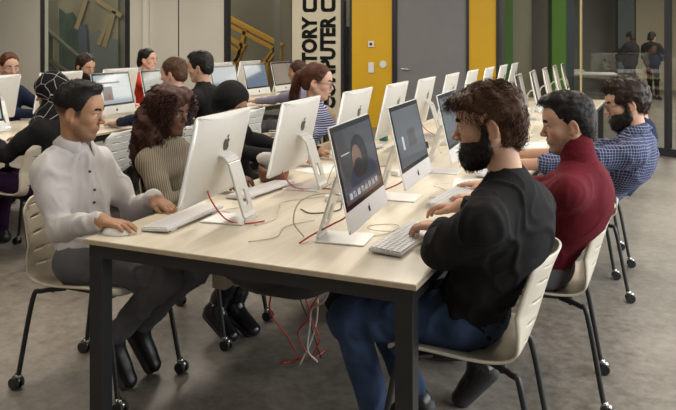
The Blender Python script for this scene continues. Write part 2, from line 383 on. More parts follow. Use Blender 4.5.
# ------------------------------------------------------------------ iMac-like computers
APPLE = [(0, .32), (.12, .42), (.28, .44), (.42, .36), (.48, .26), (.40, .16), (.37, .02), (.42, -.10), (.52, -.18), (.44, -.38), (.30, -.52), (.17, -.53), (.02, -.47), (-.13, -.53), (-.26, -.52), (-.42, -.36), (-.52, -.12), (-.53, .12), (-.44, .34), (-.28, .44), (-.12, .40)]
LEAF = [(.02, .48), (.04, .62), (.14, .74), (.24, .78), (.22, .64), (.12, .52)]
def logo(bm, s, M):
    for P in (APPLE, LEAF): prism(bm, [(x * s, y * s) for x, y in P], 0, .0012, M)
TILT = rad(12.5); PC = Vector((0, 0, .268))   # panel centre above the desk
PM = Matrix.Translation(PC) @ Matrix.Rotation(-TILT, 4, 'Y')   # local x = screen normal (front), y = left, z = up
W2, H2 = .264, .185
def panel_body():
    bm = NB(); ny, nz = 22, 16; front, back = {}, {}
    for j in range(ny + 1):
        for k in range(nz + 1):
            u = -1 + 2 * j / ny; v = -1 + 2 * k / nz
            y, z = u * W2, v * H2
            cr = .012
            dy = max(0, abs(y) - (W2 - cr)); dz = max(0, abs(z) - (H2 - cr)); L = math.hypot(dy, dz)
            if L > cr: y = math.copysign(W2 - cr + dy * cr / L, y); z = math.copysign(H2 - cr + dz * cr / L, z)
            b = .006 + .030 * max(0, (1 - u * u)) ** .8 * max(0, (1 - (v * .95) ** 2)) ** .7
            front[j, k] = bm.verts.new(PM @ Vector((0, y, z))); back[j, k] = bm.verts.new(PM @ Vector((-b, y, z)))
    for j in range(ny):
        for k in range(nz):
            bm.faces.new((front[j, k], front[j+1, k], front[j+1, k+1], front[j, k+1])); bm.faces.new((back[j, k], back[j, k+1], back[j+1, k+1], back[j+1, k]))
    for k in range(nz):
        for j in (0, ny): bm.faces.new((front[j, k], front[j, k+1], back[j, k+1], back[j, k]))
    for j in range(ny):
        for k in (0, nz): bm.faces.new((front[j, k], front[j+1, k], back[j+1, k], back[j, k]))
    return bm
def screen_mat(kind):
    m = bpy.data.materials.new('screen_' + kind); m.use_nodes = True; nt = m.node_tree; b = nt.nodes['Principled BSDF']
    b.inputs['Roughness'].default_value = .05; b.inputs['Base Color'].default_value = (.012, .012, .014, 1); b.inputs['Specular IOR Level'].default_value = .8
    cols = {'page': (.34, .38, .40), 'blue': (.13, .165, .215), 'grey': (.27, .27, .27), 'dim': (.05, .047, .047), 'tan': (.20, .175, .155), 'mid': (.10, .105, .11)}
    b.inputs['Emission Color'].default_value = (*cols[kind], 1); b.inputs['Emission Strength'].default_value = 1.0
    return m
SCR = {k: screen_mat(k) for k in ('page', 'blue', 'grey', 'dim', 'tan', 'mid')}
M_UI = mat('screen_window', (.01, .01, .01), .1, emit=(.55, .58, .6), estr=.9)
M_UID = mat('screen_picture', (.01, .01, .01), .1, emit=(.08, .07, .07), estr=1)
M_UIR = mat('screen_accent', (.01, .01, .01), .1, emit=(.45, .10, .08), estr=.8)
def computer(x, y, z, yaw, label, group, kind='dim', front=True, ui=None, portrait=False):
    t = empty('desktop_computer', (x, y, z), yaw); tag(t, label, 'computer', group)
    if 'body' not in PROTO:
        PROTO['body'] = obj('housing', panel_body(), M_ALU, None, True); o0 = PROTO['body']; C.objects.unlink(o0)
        bm = NB(); box(bm, .0002, .002, -W2 + .003, W2 - .003, -H2 + .075, H2 - .003, PM); PROTO['bez'] = obj('bezel', bm, M_BEZEL); C.objects.unlink(PROTO['bez'])
        bm = NB(); box(bm, .0002, .0018, -W2 + .002, W2 - .002, -H2 + .002, -H2 + .074, PM); PROTO['chin'] = obj('chin', bm, M_ALU_L); C.objects.unlink(PROTO['chin'])
        bm = NB(); logo(bm, .022, PM @ Matrix.Translation((.002, 0, -H2 + .036)) @ Matrix(((0,0,1,0),(1,0,0,0),(0,1,0,0),(0,0,0,1)))); PROTO['l1'] = obj('front_logo', bm, M_LOGO); C.objects.unlink(PROTO['l1'])
        bm = NB(); logo(bm, .052, PM @ Matrix.Translation((-.0345, 0, .055)) @ Matrix(((0,0,-1,0),(-1,0,0,0),(0,1,0,0),(0,0,0,1)))); PROTO['l2'] = obj('rear_logo', bm, M_LOGO); C.objects.unlink(PROTO['l2'])
        bm = NB(); wy = .055   # stand: curved arm with a cable hole, and foot plate
        prof = [(-.030, .268), (-.055, .262), (-.075, .240), (-.140, .034), (-.150, .018), (-.146, .0075)]
        sl = [(-wy, -.02), (-.02, .02), (.02, wy)]
        def strip(pr, y0, y1, th=.009):
            for (xa, za), (xb, zb) in zip(pr[:-1], pr[1:]):
                d = Vector((xb - xa, 0, zb - za)).normalized(); nrm = Vector((d.z, 0, -d.x)) * th
                vs = [bm.verts.new(Vector(p) + q) for p in ((xa, y0, za), (xb, y0, zb), (xb, y1, zb), (xa, y1, za)) for q in (Vector(), nrm)]
                a = vs[0::2]; b_ = vs[1::2]; bm.faces.new(a); bm.faces.new(b_[::-1])
                for i in range(4): bm.faces.new((a[i], b_[i], b_[(i+1) % 4], a[(i+1) % 4]))
        def lerp(t): a, b_ = prof[2], prof[3]; return (a[0] + (b_[0] - a[0]) * t, a[1] + (b_[1] - a[1]) * t)
        strip(prof[:3] + [lerp(.55)], -wy, wy); strip([lerp(.55), lerp(.85)], -wy, -.018); strip([lerp(.55), lerp(.85)], .018, wy); strip([lerp(.85)] + prof[3:], -wy, wy)
        box(bm, -.155, .035, -wy - .03, wy + .03, 0.0005, .006)
        PROTO['stand'] = obj('stand', bm, M_ALU_L, None, bev=.0015, seg=1); C.objects.unlink(PROTO['stand'])
    names = ['body', 'stand'] + (['bez', 'chin', 'l1'] if front else ['l2', 'bez', 'chin'])
    for n in names:
        c = PROTO[n].copy(); C.objects.link(c); c.parent = t
    bm = NB(); box(bm, .0021, .0028, -W2 + .022, W2 - .022, -H2 + .092, H2 - .022, PM)
    s = obj('screen', bm, SCR[kind], t)
    if portrait:
        def disc(nm, cy, cz, ry, rz, x0, m, a0=0, a1=360):
            bm = NB(); P = [(cy + ry * math.cos(rad(a0 + (a1 - a0) * q / 24)), cz + rz * math.sin(rad(a0 + (a1 - a0) * q / 24))) for q in range(25 if a1 - a0 < 360 else 24)]
            prism(bm, P, x0, x0 + .0002, PM @ Matrix(((0,0,1,0),(1,0,0,0),(0,1,0,0),(0,0,0,1)))); obj(nm, bm, m, s)
        E_ = lambda n, c: mat('screen_' + n, (.01, .01, .01), .1, emit=c, estr=1)
        disc('screen_picture', .03, -.045, .185, .085, .0029, E_('shirt_tone', (.018, .022, .045)), 0, 180)
        disc('screen_picture', .015, .050, .105, .078, .0031, E_('hair_tone', (.012, .008, .007))); disc('screen_picture', -.025, .038, .062, .056, .0034, E_('face_tone', (.17, .095, .062))); disc('screen_picture', -.020, .008, .066, .036, .0037, E_('hair_tone', (.012, .008, .007)))
    if ui:
        for (y0, y1, z0, z1, mm) in ui: obj('screen_picture', box(NB(), .0029, .0032, y0, y1, z0, z1, PM), mm, s)
    return t
PROTO = {}
# left row of the foreground desk: backs towards the camera (screen faces -X)
YL = [.47, 1.19, 1.94, 2.65, 3.33, 4.07, 4.80, 5.52, 6.24, 6.9]
labsL = ['pale computer seen from behind nearest the camera, in front of the man in light shirt', 'second computer seen from behind, beside the brown handbag',
         'computer seen from behind in front of the woman in striped top', 'computer seen from behind next to the teal bottle', 'computer seen from behind against the grey door, nearer one',
         'computer seen from behind against the grey door, further one', 'computer seen from behind against the right yellow panel, nearest', 'computer seen from behind against the right yellow panel, middle one',
         'computer seen from behind just right of the narrow yellow panel', 'last computer of the left row near the glass partition']
for k, y in enumerate(YL):
    computer(.285, y, .74, rad(180 + (7 if k == 0 else 5 if k == 1 else 3)), labsL[k], 'computers on the left side of the long desk', 'dim', front=False)
YR = [.40, 1.17, 1.93, 2.65, 3.35, 4.12, 4.85, 5.58, 6.3, 6.95]
labsR = ['computer with dark reflective screen nearest the camera on the right side', 'second dark-screened computer from the camera on the right side', 'third computer with a grey screen behind the bearded man in black',
         'computer hidden behind the curly haired man, nearer one', 'computer hidden behind the curly haired man, further one', 'first of the thin edge-on computers past the curly haired man',
         'second of the thin edge-on computers past the curly haired man', 'third of the thin edge-on computers before the green pillar', 'fourth of the thin edge-on computers before the green pillar', 'last computer of the right row near the glass partition']
KR = ['dim', 'mid', 'mid', 'mid', 'dim', 'dim', 'dim', 'dim', 'dim', 'dim']
for k, y in enumerate(YR):
    ui = None
    if k == 0: ui = [(-.21, .20, -.088, -.050, M_UID)] + [(-.20 + .05 * q, -.165 + .05 * q, -.080, -.058, M_UI) for q in range(8)] + [(-.235, -.225, -.085, .13, M_UID), (-.20, -.10, .075, .078, M_UI)]
    if k == 1: ui = [(-.05, .09, -.02, .06, M_UID), (-.16, -.13, -.02, .04, M_UI)]
    computer(.965 if k == 0 else .91, y, .74, rad(6.5 if k == 0 else 4.5), labsR[k], 'computers on the right side of the long desk', KR[k], True, ui, k == 0)
# desk at the left: lit screens facing +X
for x, y, yaw, kind, lab, ui in ((-2.37, 1.50, 0, 'page', 'lit computer cut by the left edge of the picture', [(-.1, .1, .0, .06, M_UI), (-.1, .0, -.06, -.02, M_UID)]),
        (-2.45, 3.05, 3, 'page', 'lit computer showing a web page above the head of the man in light shirt', [(-.2, .1, .085, .10, M_UID), (-.15, -.02, -.06, .06, M_UID), (-.09, -.05, -.055, -.01, M_UIR), (0, .18, .03, .04, M_UI)]),
        (-2.45, 3.72, 0, 'mid', 'grey-screened computer in front of the short haired person', None), (-2.42, 4.82, 0, 'blue', 'computer with blue-grey screen just left of the dark window', None),
        (-2.42, 5.50, 0, 'blue', 'computer with blue-grey screen below the yellow zigzag beams', None), (-2.42, 6.17, 0, 'tan', 'computer with tan-grey screen nearest the ponytail woman', None)):
    computer(x, y, .74, rad(yaw), lab, 'lit computers on the left desk', kind, True, ui)
for x, y, lab in ((-3.02, 2.25, 'white computer seen from behind under the face of the leftmost man'), (-3.02, 2.98, 'white computer seen from behind beside the bearded man at the far desk'), (-3.02, 3.78, 'white computer seen from behind above the web page screen'),
        (-3.05, 5.65, 'beige-looking computer seen from behind left of the blue-grey screens'), (-3.05, 6.35, 'beige-looking computer seen from behind between the blue and tan screens')):
    computer(x, y, .74, rad(180), lab, 'white computers facing away on the left desk', 'dim', False)

# ------------------------------------------------------------------ keyboards and mice
def keyboard(x, y, rz, label, L=.43, Wd=.125, z=.74):
    t = empty('keyboard', (x, y, z), rz); tag(t, label, 'keyboard', 'white keyboards')
    Mx = Matrix.Rotation(rad(-4), 4, 'Y')       # local x: user side is -x ; raised at the back
    if 'kb' not in PROTO:
        PROTO['kb'] = obj('keyboard_base', box(NB(), -Wd/2, Wd/2, -L/2, L/2, .006, .018, Mx), M_KEYB, None, bev=.004)
        bm = NB(); nr, nc = 6, 21; px_, py_ = (Wd - .012) / nr, (L - .012) / nc
        for i in range(nr):
            j = 0
            while j < nc:
                wdt = 5 if (i == 0 and j == 4) else 1
                x0 = -Wd/2 + .006 + i * px_; y0 = -L/2 + .006 + j * py_
                box(bm, x0 + .0015, x0 + px_ - .0015, y0 + .0015, y0 + py_ * wdt - .0015, .018, .0225, Mx); j += wdt
        PROTO['keys'] = obj('keys', bm, M_KEY)
        bm = NB()
        for s in (-1, 1): tube(bm, [(Wd/2 - .015, s * L * .36 - .02, .004), (Wd/2 - .015, s * L * .36 + .02, .004)], .004, 8)
        PROTO['kf'] = obj('keyboard_feet', bm, M_KEY)
        for n in ('kb', 'keys', 'kf'): C.objects.unlink(PROTO[n])
    for n in ('kb', 'keys', 'kf'):
        c = PROTO[n].copy(); C.objects.link(c); c.parent = t
    return t
keyboard(.185, .385, rad(3), 'white keyboard under the hands of the man in light shirt')
keyboard(1.125, .46, rad(178), 'white keyboard at the right corner, under the hands of the man in black')
keyboard(1.10, 1.22, rad(178), 'white keyboard beside the reaching maroon sleeve')
keyboard(1.12, 2.02, rad(180), 'white keyboard between the maroon and plaid men')
keyboard(.19, 1.02, rad(-4), 'white keyboard beyond the nearest computer stand')
keyboard(.16, 2.45, 0, 'white keyboard in front of the woman in striped top')
keyboard(-2.24, 3.0, rad(180), 'white keyboard below the web page screen')
keyboard(-2.26, 1.62, rad(180), 'white keyboard at the left edge of the picture')
keyboard(1.12, 2.75, rad(180), 'white keyboard on the desk right of the third grey-screened computer')
def mouse(x, y, rz, label, z=.7405):
    o = bpy.data.meshes.get('mouse_m')
    if not o:
        bm = NB(); bmesh.ops.create_uvsphere(bm, u_segments=20, v_segments=12, radius=1)
        for v in bm.verts:
            v.co.x *= .055; v.co.y *= .029 * (1 - .1 * (v.co.x / .055)); v.co.z = max(v.co.z, -.15) * .028 + .0042
        ob = obj('computer_mouse', bm, M_KEY, None, True); ob.data.name = 'mouse_m'
    else: ob = link_mesh('computer_mouse', o, None)
    ob.location = (x, y, z); ob.rotation_euler = (0, 0, rz); return tag(ob, label, 'mouse', 'white computer mice')
mouse(.075, .095, rad(15), 'white mouse under the right hand of the man in light shirt')
mouse(1.20, 1.60, rad(180), 'white mouse past the maroon sleeve')
mouse(1.16, 2.30, rad(175), 'white mouse under the hand of the man in plaid shirt')

# ------------------------------------------------------------------ chairs
def shell_bm():
    prof = spline([(a, 0, b) for a, b in ((.225, .432), (.20, .452), (.10, .452), (-.05, .440), (-.15, .445), (-.20, .475), (-.235, .55), (-.265, .65), (-.293, .74), (-.318, .80))], 13)
    S = len(prof); T = 24; bm = NB(); G = []
    cum = [0]
    for a, b in zip(prof[:-1], prof[1:]): cum.append(cum[-1] + (b - a).length)
    for i, p in enumerate(prof):
        u = cum[i] / cum[-1]; row = []
        back = max(0, min(1, (p.z - .47) / .15)); wd = .225 - .025 * back * max(0, (p.z - .6) / .22)
        if u < .06: wd -= .03 * (1 - u / .06)
        if u > .93: wd -= .045 * ((u - .93) / .07) ** 2
        for k in range(T + 1):
            v = -1 + 2 * k / T; e = abs(v) ** 2.6
            row.append(bm.verts.new((p.x + .06 * e * back, v * wd, p.z + .028 * e * (1 - back))))
        G.append(row)
    slots = set()
    n0 = int(S * .62)
    for r in range(n0, S - 8, 9):
        for k0, k1 in ((3, 7), (9, 15), (17, 21)): slots.update((r, k) for k in range(k0, k1))
    for i in range(S - 1):
        for k in range(T):
            if (i, k) in slots: continue
            bm.faces.new((G[i][k], G[i][k+1], G[i+1][k+1], G[i+1][k]))
    return bm
def make_chair(m):
    t = empty('chair')
    o = obj('seat_shell', shell_bm(), m, t, True); s = o.modifiers.new('s', 'SOLIDIFY'); s.thickness = .009; s.offset = -1
    bm = NB(); box(bm, -.13, .13, -.10, .10, .415, .432); tube(bm, [(-.14, -.14, .418), (-.14, .14, .418)], .011); tube(bm, [(.14, -.14, .418), (.14, .14, .418)], .011)
    obj('under_frame', bm, M_BLACK, t)
    for sx in (-1, 1):
        for sy in (-1, 1):
            l = obj('leg', tube(NB(), spline([(.10 * sx, .10 * sy, .42), (.175 * sx, .165 * sy, .418), (.205 * sx, .185 * sy, .385), (.262 * sx, .205 * sy, .075), (.268 * sx, .205 * sy, .06)], 5), .0105, 10), M_BLACK, t, True)
            bm = NB(); cx_, cy_ = .278 * sx, .205 * sy
            for q in (-1, 1): tube(bm, [(cx_, cy_ + q * .008, .026), (cx_, cy_ + q * .023, .026)], .0258, 16)
            obj('castor_wheel', bm, M_BLACK, l, bev=.003)
            bm = NB(); tube(bm, [(.268 * sx, cy_, .064), (.270 * sx, cy_, .045)], .014, 12); tube(bm, [(cx_, cy_ - .007, .038), (cx_, cy_ + .007, .038)], .021, 12); 
            obj('castor_hood', bm, M_CHROME, l, True)
    return t
CH = make_chair(M_SHELL)
CHW = make_chair(M_SHELLW)
used = set()
def chair(x, y, rz, label, white=False, group='cream plastic chairs on castors'):
    src = CHW if white else CH
    if src.name in used: c = copy_tree(src)
    else: c = src; used.add(src.name)
    c.location = (x, y, 0); c.rotation_euler = (0, 0, rz); return tag(c, label, 'chair', group)
chair(-.25, .38, rad(0), 'cream slotted chair on castors under the man in light shirt')
chair(1.375, .37, rad(184), 'cream slotted chair under the man in black sweater at the front corner')
chair(1.50, 1.10, rad(186), 'cream slotted chair under the man in maroon turtleneck')
chair(1.50, 2.48, rad(194), 'cream slotted chair under the man in plaid shirt')
chair(1.48, 3.19, rad(192), 'cream slotted chair behind the man in plaid shirt')
chair(-.20, 1.08, rad(0), 'cream slotted chair under the woman with long curly hair')
chair(-.42, 1.98, rad(0), 'cream slotted chair under the person in black headscarf')
chair(-.36, 2.55, rad(4), 'cream slotted chair under the woman in striped top')
chair(-2.02, 1.63, rad(180), 'chair on castors under the woman in patterned headscarf', group='chairs at the left desk')
chair(-1.99, 2.27, rad(190), 'empty white slatted chair between the light-shirted man and the curly haired woman', True, group='chairs at the left desk')
chair(-1.72, 2.86, rad(180), 'chair under the person with short brown hair', True, group='chairs at the left desk')
chair(-1.75, 3.50, rad(180), 'chair under the man with black hair and black sweater', True, group='chairs at the left desk')
chair(-1.95, 4.22, rad(186), 'empty white slatted chair right of the black headscarf', True, group='chairs at the left desk')
chair(-1.76, 5.2, rad(180), 'chair under the long haired person behind the ponytail woman', True, group='chairs at the left desk')
chair(-3.72, 3.05, 0, 'chair under the man at the far left edge', True, group='chairs at the left desk')
chair(-3.72, 4.08, 0, 'chair under the bearded man at the far desk', True, group='chairs at the left desk')
chair(-3.72, 5.15, 0, 'chair under the woman in red', True, group='chairs at the left desk')

# ------------------------------------------------------------------ implicit surfaces for bodies, clothes and hair
V3 = lambda *a: np.array(a, float)
def nrm(v): return v / (np.linalg.norm(v) + 1e-9)
def rotm(yaw, pitch=0., roll=0.):
    return np.array(Matrix.Rotation(yaw, 3, 'Z') @ Matrix.Rotation(pitch, 3, 'Y') @ Matrix.Rotation(roll, 3, 'X'))
class Field:
    def __init__(s): s.p = []
    def cap(s, a, b, ra, rb=None, k=.02, sub=False):
        a = np.array(a, float); b = np.array(b, float); rb = ra if rb is None else rb
        m = max(ra, rb) + k + .012; s.p.append(('c', (a, b, ra, rb), k, sub, np.minimum(a, b) - m, np.maximum(a, b) + m)); return s
    def ell(s, c, r, R=None, k=.02, sub=False):
        c = np.array(c, float); r = np.array(r, float); R = np.eye(3) if R is None else R
        e = np.sqrt(((R * r) ** 2).sum(1)) + k + .012; s.p.append(('e', (c, r, R), k, sub, c - e, c + e)); return s
    def mesh(s, hc, hf=None, fine=(), pad=.012):
        lo = np.min([p[4] for p in s.p if not p[3]], 0) ; hi = np.max([p[5] for p in s.p if not p[3]], 0)
        ax = []
        for i in range(3):
            xs = [lo[i]]; 
            while xs[-1] < hi[i]:
                x = xs[-1]; f = hf and any(a[i] - .02 <= x <= b[i] + .02 for a, b in fine)
                xs.append(x + (hf if f else hc))
            ax.append(np.array(xs, np.float32))
        X, Y, Z = ax; D = np.full((len(X), len(Y), len(Z)), .05, np.float32)
        for typ, q, k, sub, a, b in s.p:
            i0, i1 = np.searchsorted(X, [a[0], b[0]]); j0, j1 = np.searchsorted(Y, [a[1], b[1]]); k0, k1 = np.searchsorted(Z, [a[2], b[2]])
            if i0 >= i1 or j0 >= j1 or k0 >= k1: continue
            x = X[i0:i1, None, None]; y = Y[None, j0:j1, None]; z = Z[None, None, k0:k1]
            if typ == 'c':
                A, B, ra, rb = q; d = B - A; L2 = max((d * d).sum(), 1e-9)
                px, py, pz = x - A[0], y - A[1], z - A[2]
                t = np.clip((px * d[0] + py * d[1] + pz * d[2]) / L2, 0, 1)
                dist = np.sqrt((px - t * d[0]) ** 2 + (py - t * d[1]) ** 2 + (pz - t * d[2]) ** 2) - (ra + (rb - ra) * t)
            else:
                c, r, R = q; px, py, pz = x - c[0], y - c[1], z - c[2]
                l = [(px * R[0, i] + py * R[1, i] + pz * R[2, i]) for i in range(3)]
                k_0 = np.sqrt(sum((l[i] / r[i]) ** 2 for i in range(3))); k_1 = np.sqrt(sum((l[i] / r[i] ** 2) ** 2 for i in range(3))) + 1e-6
                dist = k_0 * (k_0 - 1) / k_1
            v = D[i0:i1, j0:j1, k0:k1]
            if sub:
                dist = -dist; h = np.maximum(k - np.abs(v - dist), 0) / k; v[...] = np.maximum(v, dist) + h * h * k * .25
            else:
                h = np.maximum(k - np.abs(v - dist), 0) / k; v[...] = np.minimum(v, dist) - h * h * k * .25
        for sl in ((0,), (-1,)): D[sl[0]] = .05; D[:, sl[0]] = .05; D[:, :, sl[0]] = .05
        return nets(D, X, Y, Z)
def nets(D, X, Y, Z):
    S = D < 0
    cnt = np.zeros(tuple(n - 1 for n in D.shape), np.uint8); offs = [(i, j, k) for i in (0, 1) for j in (0, 1) for k in (0, 1)]
    nx, ny, nz = cnt.shape
    for i, j, k in offs: cnt += S[i:i+nx, j:j+ny, k:k+nz]
    idx = np.argwhere((cnt > 0) & (cnt < 8)); n = len(idx); I, J, K = idx.T
    mp = np.full(cnt.shape, -1, np.int32); mp[I, J, K] = np.arange(n)
    val = {o: D[I + o[0], J + o[1], K + o[2]] for o in offs}; acc = np.zeros((n, 3)); c = np.zeros(n)
    for o in offs:
        for a in range(3):
            if o[a]: continue
            o2 = list(o); o2[a] = 1; o2 = tuple(o2); va, vb = val[o], val[o2]; m = (va < 0) != (vb < 0)
            t = np.where(m, va / np.where(m, va - vb, 1), 0); P = np.array(o, float)[None] + np.zeros((n, 3)); P[:, a] = t
            acc += P * m[:, None]; c += m
    F = acc / c[:, None]
    V = np.stack([X[I] + F[:, 0] * (X[I+1] - X[I]), Y[J] + F[:, 1] * (Y[J+1] - Y[J]), Z[K] + F[:, 2] * (Z[K+1] - Z[K])], 1)
    Q = []
    def faces(E, ins, q):
        i, j, k = np.argwhere(E).T; ids = np.stack([mp[i + a, j + b, k + c_] for a, b, c_ in q], 1); f = ins[i, j, k]; ids[~f] = ids[~f][:, ::-1]; Q.append(ids)
    E = S[:-1, 1:-1, 1:-1] != S[1:, 1:-1, 1:-1]; faces(E, S[:-1, 1:-1, 1:-1], ((0,0,0), (0,1,0), (0,1,1), (0,0,1)))
    E = S[1:-1, :-1, 1:-1] != S[1:-1, 1:, 1:-1]; faces(E, S[1:-1, :-1, 1:-1], ((0,0,0), (0,0,1), (1,0,1), (1,0,0)))
    E = S[1:-1, 1:-1, :-1] != S[1:-1, 1:-1, 1:]; faces(E, S[1:-1, 1:-1, :-1], ((0,0,0), (1,0,0), (1,1,0), (0,1,0)))
    Q = np.concatenate(Q); Q = Q[(Q >= 0).all(1)]
    return V, Q
LAT = RS.rand(32, 32, 32)
def vnoise(P, f, seed=0):
    P = P * f + seed * 7.31; i = np.floor(P).astype(int); t = P - i; t = t * t * (3 - 2 * t); i %= 32; j = (i + 1) % 32; r = 0
    for a in (0, 1):
        for b in (0, 1):
            for c in (0, 1):
                r = r + LAT[(j if a else i)[:, 0], (j if b else i)[:, 1], (j if c else i)[:, 2]] * (t[:, 0] if a else 1 - t[:, 0]) * (t[:, 1] if b else 1 - t[:, 1]) * (t[:, 2] if c else 1 - t[:, 2])
    return r * 2 - 1
def vnormals(V, Q):
    n = np.cross(V[Q[:, 2]] - V[Q[:, 0]], V[Q[:, 3]] - V[Q[:, 1]]); N = np.zeros_like(V)
    for i in range(4): np.add.at(N, Q[:, i], n)
    return N / (np.linalg.norm(N, axis=1)[:, None] + 1e-12)
def folds(V, Q, amp, f=13., seed=1, squash=(1, 1, 1)):
    N = vnormals(V, Q); P = V * np.array(squash)
    W = P + .05 * np.stack([vnoise(P, 9, seed + i) for i in range(3)], 1)
    a = vnoise(W * np.array([1, 1, .75]), f, seed + 5); b = vnoise(W[:, ::-1] * np.array([.7, 1.1, 1]), f * 1.5, seed + 9); m = .5 + .5 * vnoise(P, 5, seed + 2)
    r = np.exp(-(a / .20) ** 2) * 1.1 + np.exp(-(b / .22) ** 2) * .7 * m
    return V + N * (amp * (r - .75))[:, None]
def strands(P, Dr, Ln, seg, r0, taper=.35, curl=0., cf=0., grav=0., center=None, keep=0., jit=.15, sides=3, reject=None):
    """Paths grown from points P along directions Dr; returns tube mesh arrays."""
    n = len(P); pts = [P.copy()]; d = Dr.copy(); p = P.copy(); Ln = np.broadcast_to(Ln, (n,))
    ph = RS.rand(n) * 6.28; up = np.array([0, 0, 1.]); a = np.cross(d, up + .01 * RS.randn(n, 3)); a /= np.linalg.norm(a, axis=1)[:, None] + 1e-9
    base = [p.copy()]
    for s in range(seg):
        d = d + np.array([0, 0, -grav]) + jit * RS.randn(n, 3) * .5
        if center is not None:
            rv = p - center; rl = np.linalg.norm(rv, axis=1)[:, None]; rn = rv / rl; out = (d * rn).sum(1)[:, None]
            d = d - rn * out * keep
        d /= np.linalg.norm(d, axis=1)[:, None] + 1e-9
        p = p + d * (Ln / seg)[:, None]; base.append(p.copy())
    B = np.stack(base, 1)
    if reject is not None:
        okm = ~reject(B.reshape(-1, 3)).reshape(B.shape[:2]).any(1); B = B[okm]; a = a[okm]; ph = ph[okm]; Ln = Ln[okm]; n = len(B)
    T = np.gradient(B, axis=1); T /= np.linalg.norm(T, axis=2)[:, :, None] + 1e-9
    A = np.cross(T, np.broadcast_to(a[:, None], T.shape)); A /= np.linalg.norm(A, axis=2)[:, :, None] + 1e-9; Bn = np.cross(T, A)
    s = np.arange(seg + 1) / seg
    if curl:
        th = ph[:, None] + cf * s[None] * Ln[:, None] * 6.283; am = curl * np.minimum(1, s * 4)[None]
        B = B + A * (np.cos(th) * am)[..., None] + Bn * (np.sin(th) * am)[..., None]
    rr = r0 * (1 - (1 - taper) * s ** 1.5)
    rings = [B + (A * math.cos(6.283 * k / sides) + Bn * math.sin(6.283 * k / sides)) * rr[None, :, None] for k in range(sides)]
    V = np.stack(rings, 2).reshape(-1, 3)      # n, seg+1, sides
    ids = np.arange(n * (seg + 1) * sides).reshape(n, seg + 1, sides); Q = []
    for k in range(sides):
        q = (k + 1) % sides; Q.append(np.stack([ids[:, :-1, k], ids[:, :-1, q], ids[:, 1:, q], ids[:, 1:, k]], -1).reshape(-1, 4))
    return V, np.concatenate(Q)
def join(*VQ):
    V = []; Q = []; o = 0
    for v, q in VQ: V.append(v); Q.append(q + o); o += len(v)
    return np.concatenate(V), np.concatenate(Q)

# ------------------------------------------------------------------ people
def ik(S, Wt, L1, L2, pole):
    d = Wt - S; D = np.linalg.norm(d)
    if D > (L1 + L2) * .995: k = D / ((L1 + L2) * .995); L1 *= k; L2 *= k
    u = d / D; a = (L1 * L1 - L2 * L2 + D * D) / (2 * D); h = math.sqrt(max(L1 * L1 - a * a, 0)); p = pole - u * (pole @ u); return S + u * a + nrm(p) * h
def hand(F, w, d, n, sgn, curl=.5, s=1., k=.006, thumb=.5, spread=1.):
    """w wrist, d direction of the fingers, n normal of the back of the hand, sgn +1 = thumb on the left of d."""
    d = nrm(d); n = nrm(n - d * (n @ d)); l = np.cross(n, d) * sgn
    F.cap(w - d * .02, w + d * .012, .026 * s, .027 * s, .02); F.cap(w + d*.01 + l * .010 * s, w + d*.01 - l * .012 * s, .022 * s, .020 * s, .015)
    for off, fl, e in ((.027, .070, .000), (.009, .079, .006), (-.009, .073, .003), (-.026, .057, -.007)):
        kn = w + d * (.084 + e) * s + l * off * s + n * .003
        F.cap(w + d * .018 * s + l * off * .6 * s, kn, .0145 * s, .0115 * s, .012)
        a = -.12; p = kn
        for i, (fr, r0, r1, da) in enumerate(((.47, .0102, .0088, .35), (.30, .0086, .0078, .75), (.23, .0076, .0066, .45))):
            a += da * curl + RS.randn() * .03
            dd = d * math.cos(a) - n * math.sin(a) + l * off * 3.2 * spread; dd = nrm(dd); q = p + dd * fl * fr * s
            F.cap(p, q, r0 * s, r1 * s, .004); p = q
    t0 = w + d * .018 * s + l * .022 * s - n * .004; t1 = t0 + (d * .030 + l * (.012 + .012 * thumb) - n * .007) * s; t2 = t1 + (d * .027 + l * .008 * thumb - n * .006) * s; t3 = t2 + (d * .022 - l * .002 - n * .003) * s
    F.cap(t0, t1, .0155 * s, .0125 * s, .012); F.cap(t1, t2, .0110 * s, .0098 * s, .006); F.cap(t2, t3, .0098 * s, .0078 * s, .004)
SKIN = {'light': (.53, .305, .205), 'tan': (.44, .235, .135), 'pink': (.60, .35, .26), 'dark': (.125, .055, .032)}
def skin_mat():
    m = mat('skin', (.5, .3, .2), .52, vcol=True, bump=.04, bscale=400, spec=.35); return m
M_EYEW = mat('eye_white', (.62, .58, .54), .2); M_IRIS = mat('eye_iris', (.03, .015, .008), .1)
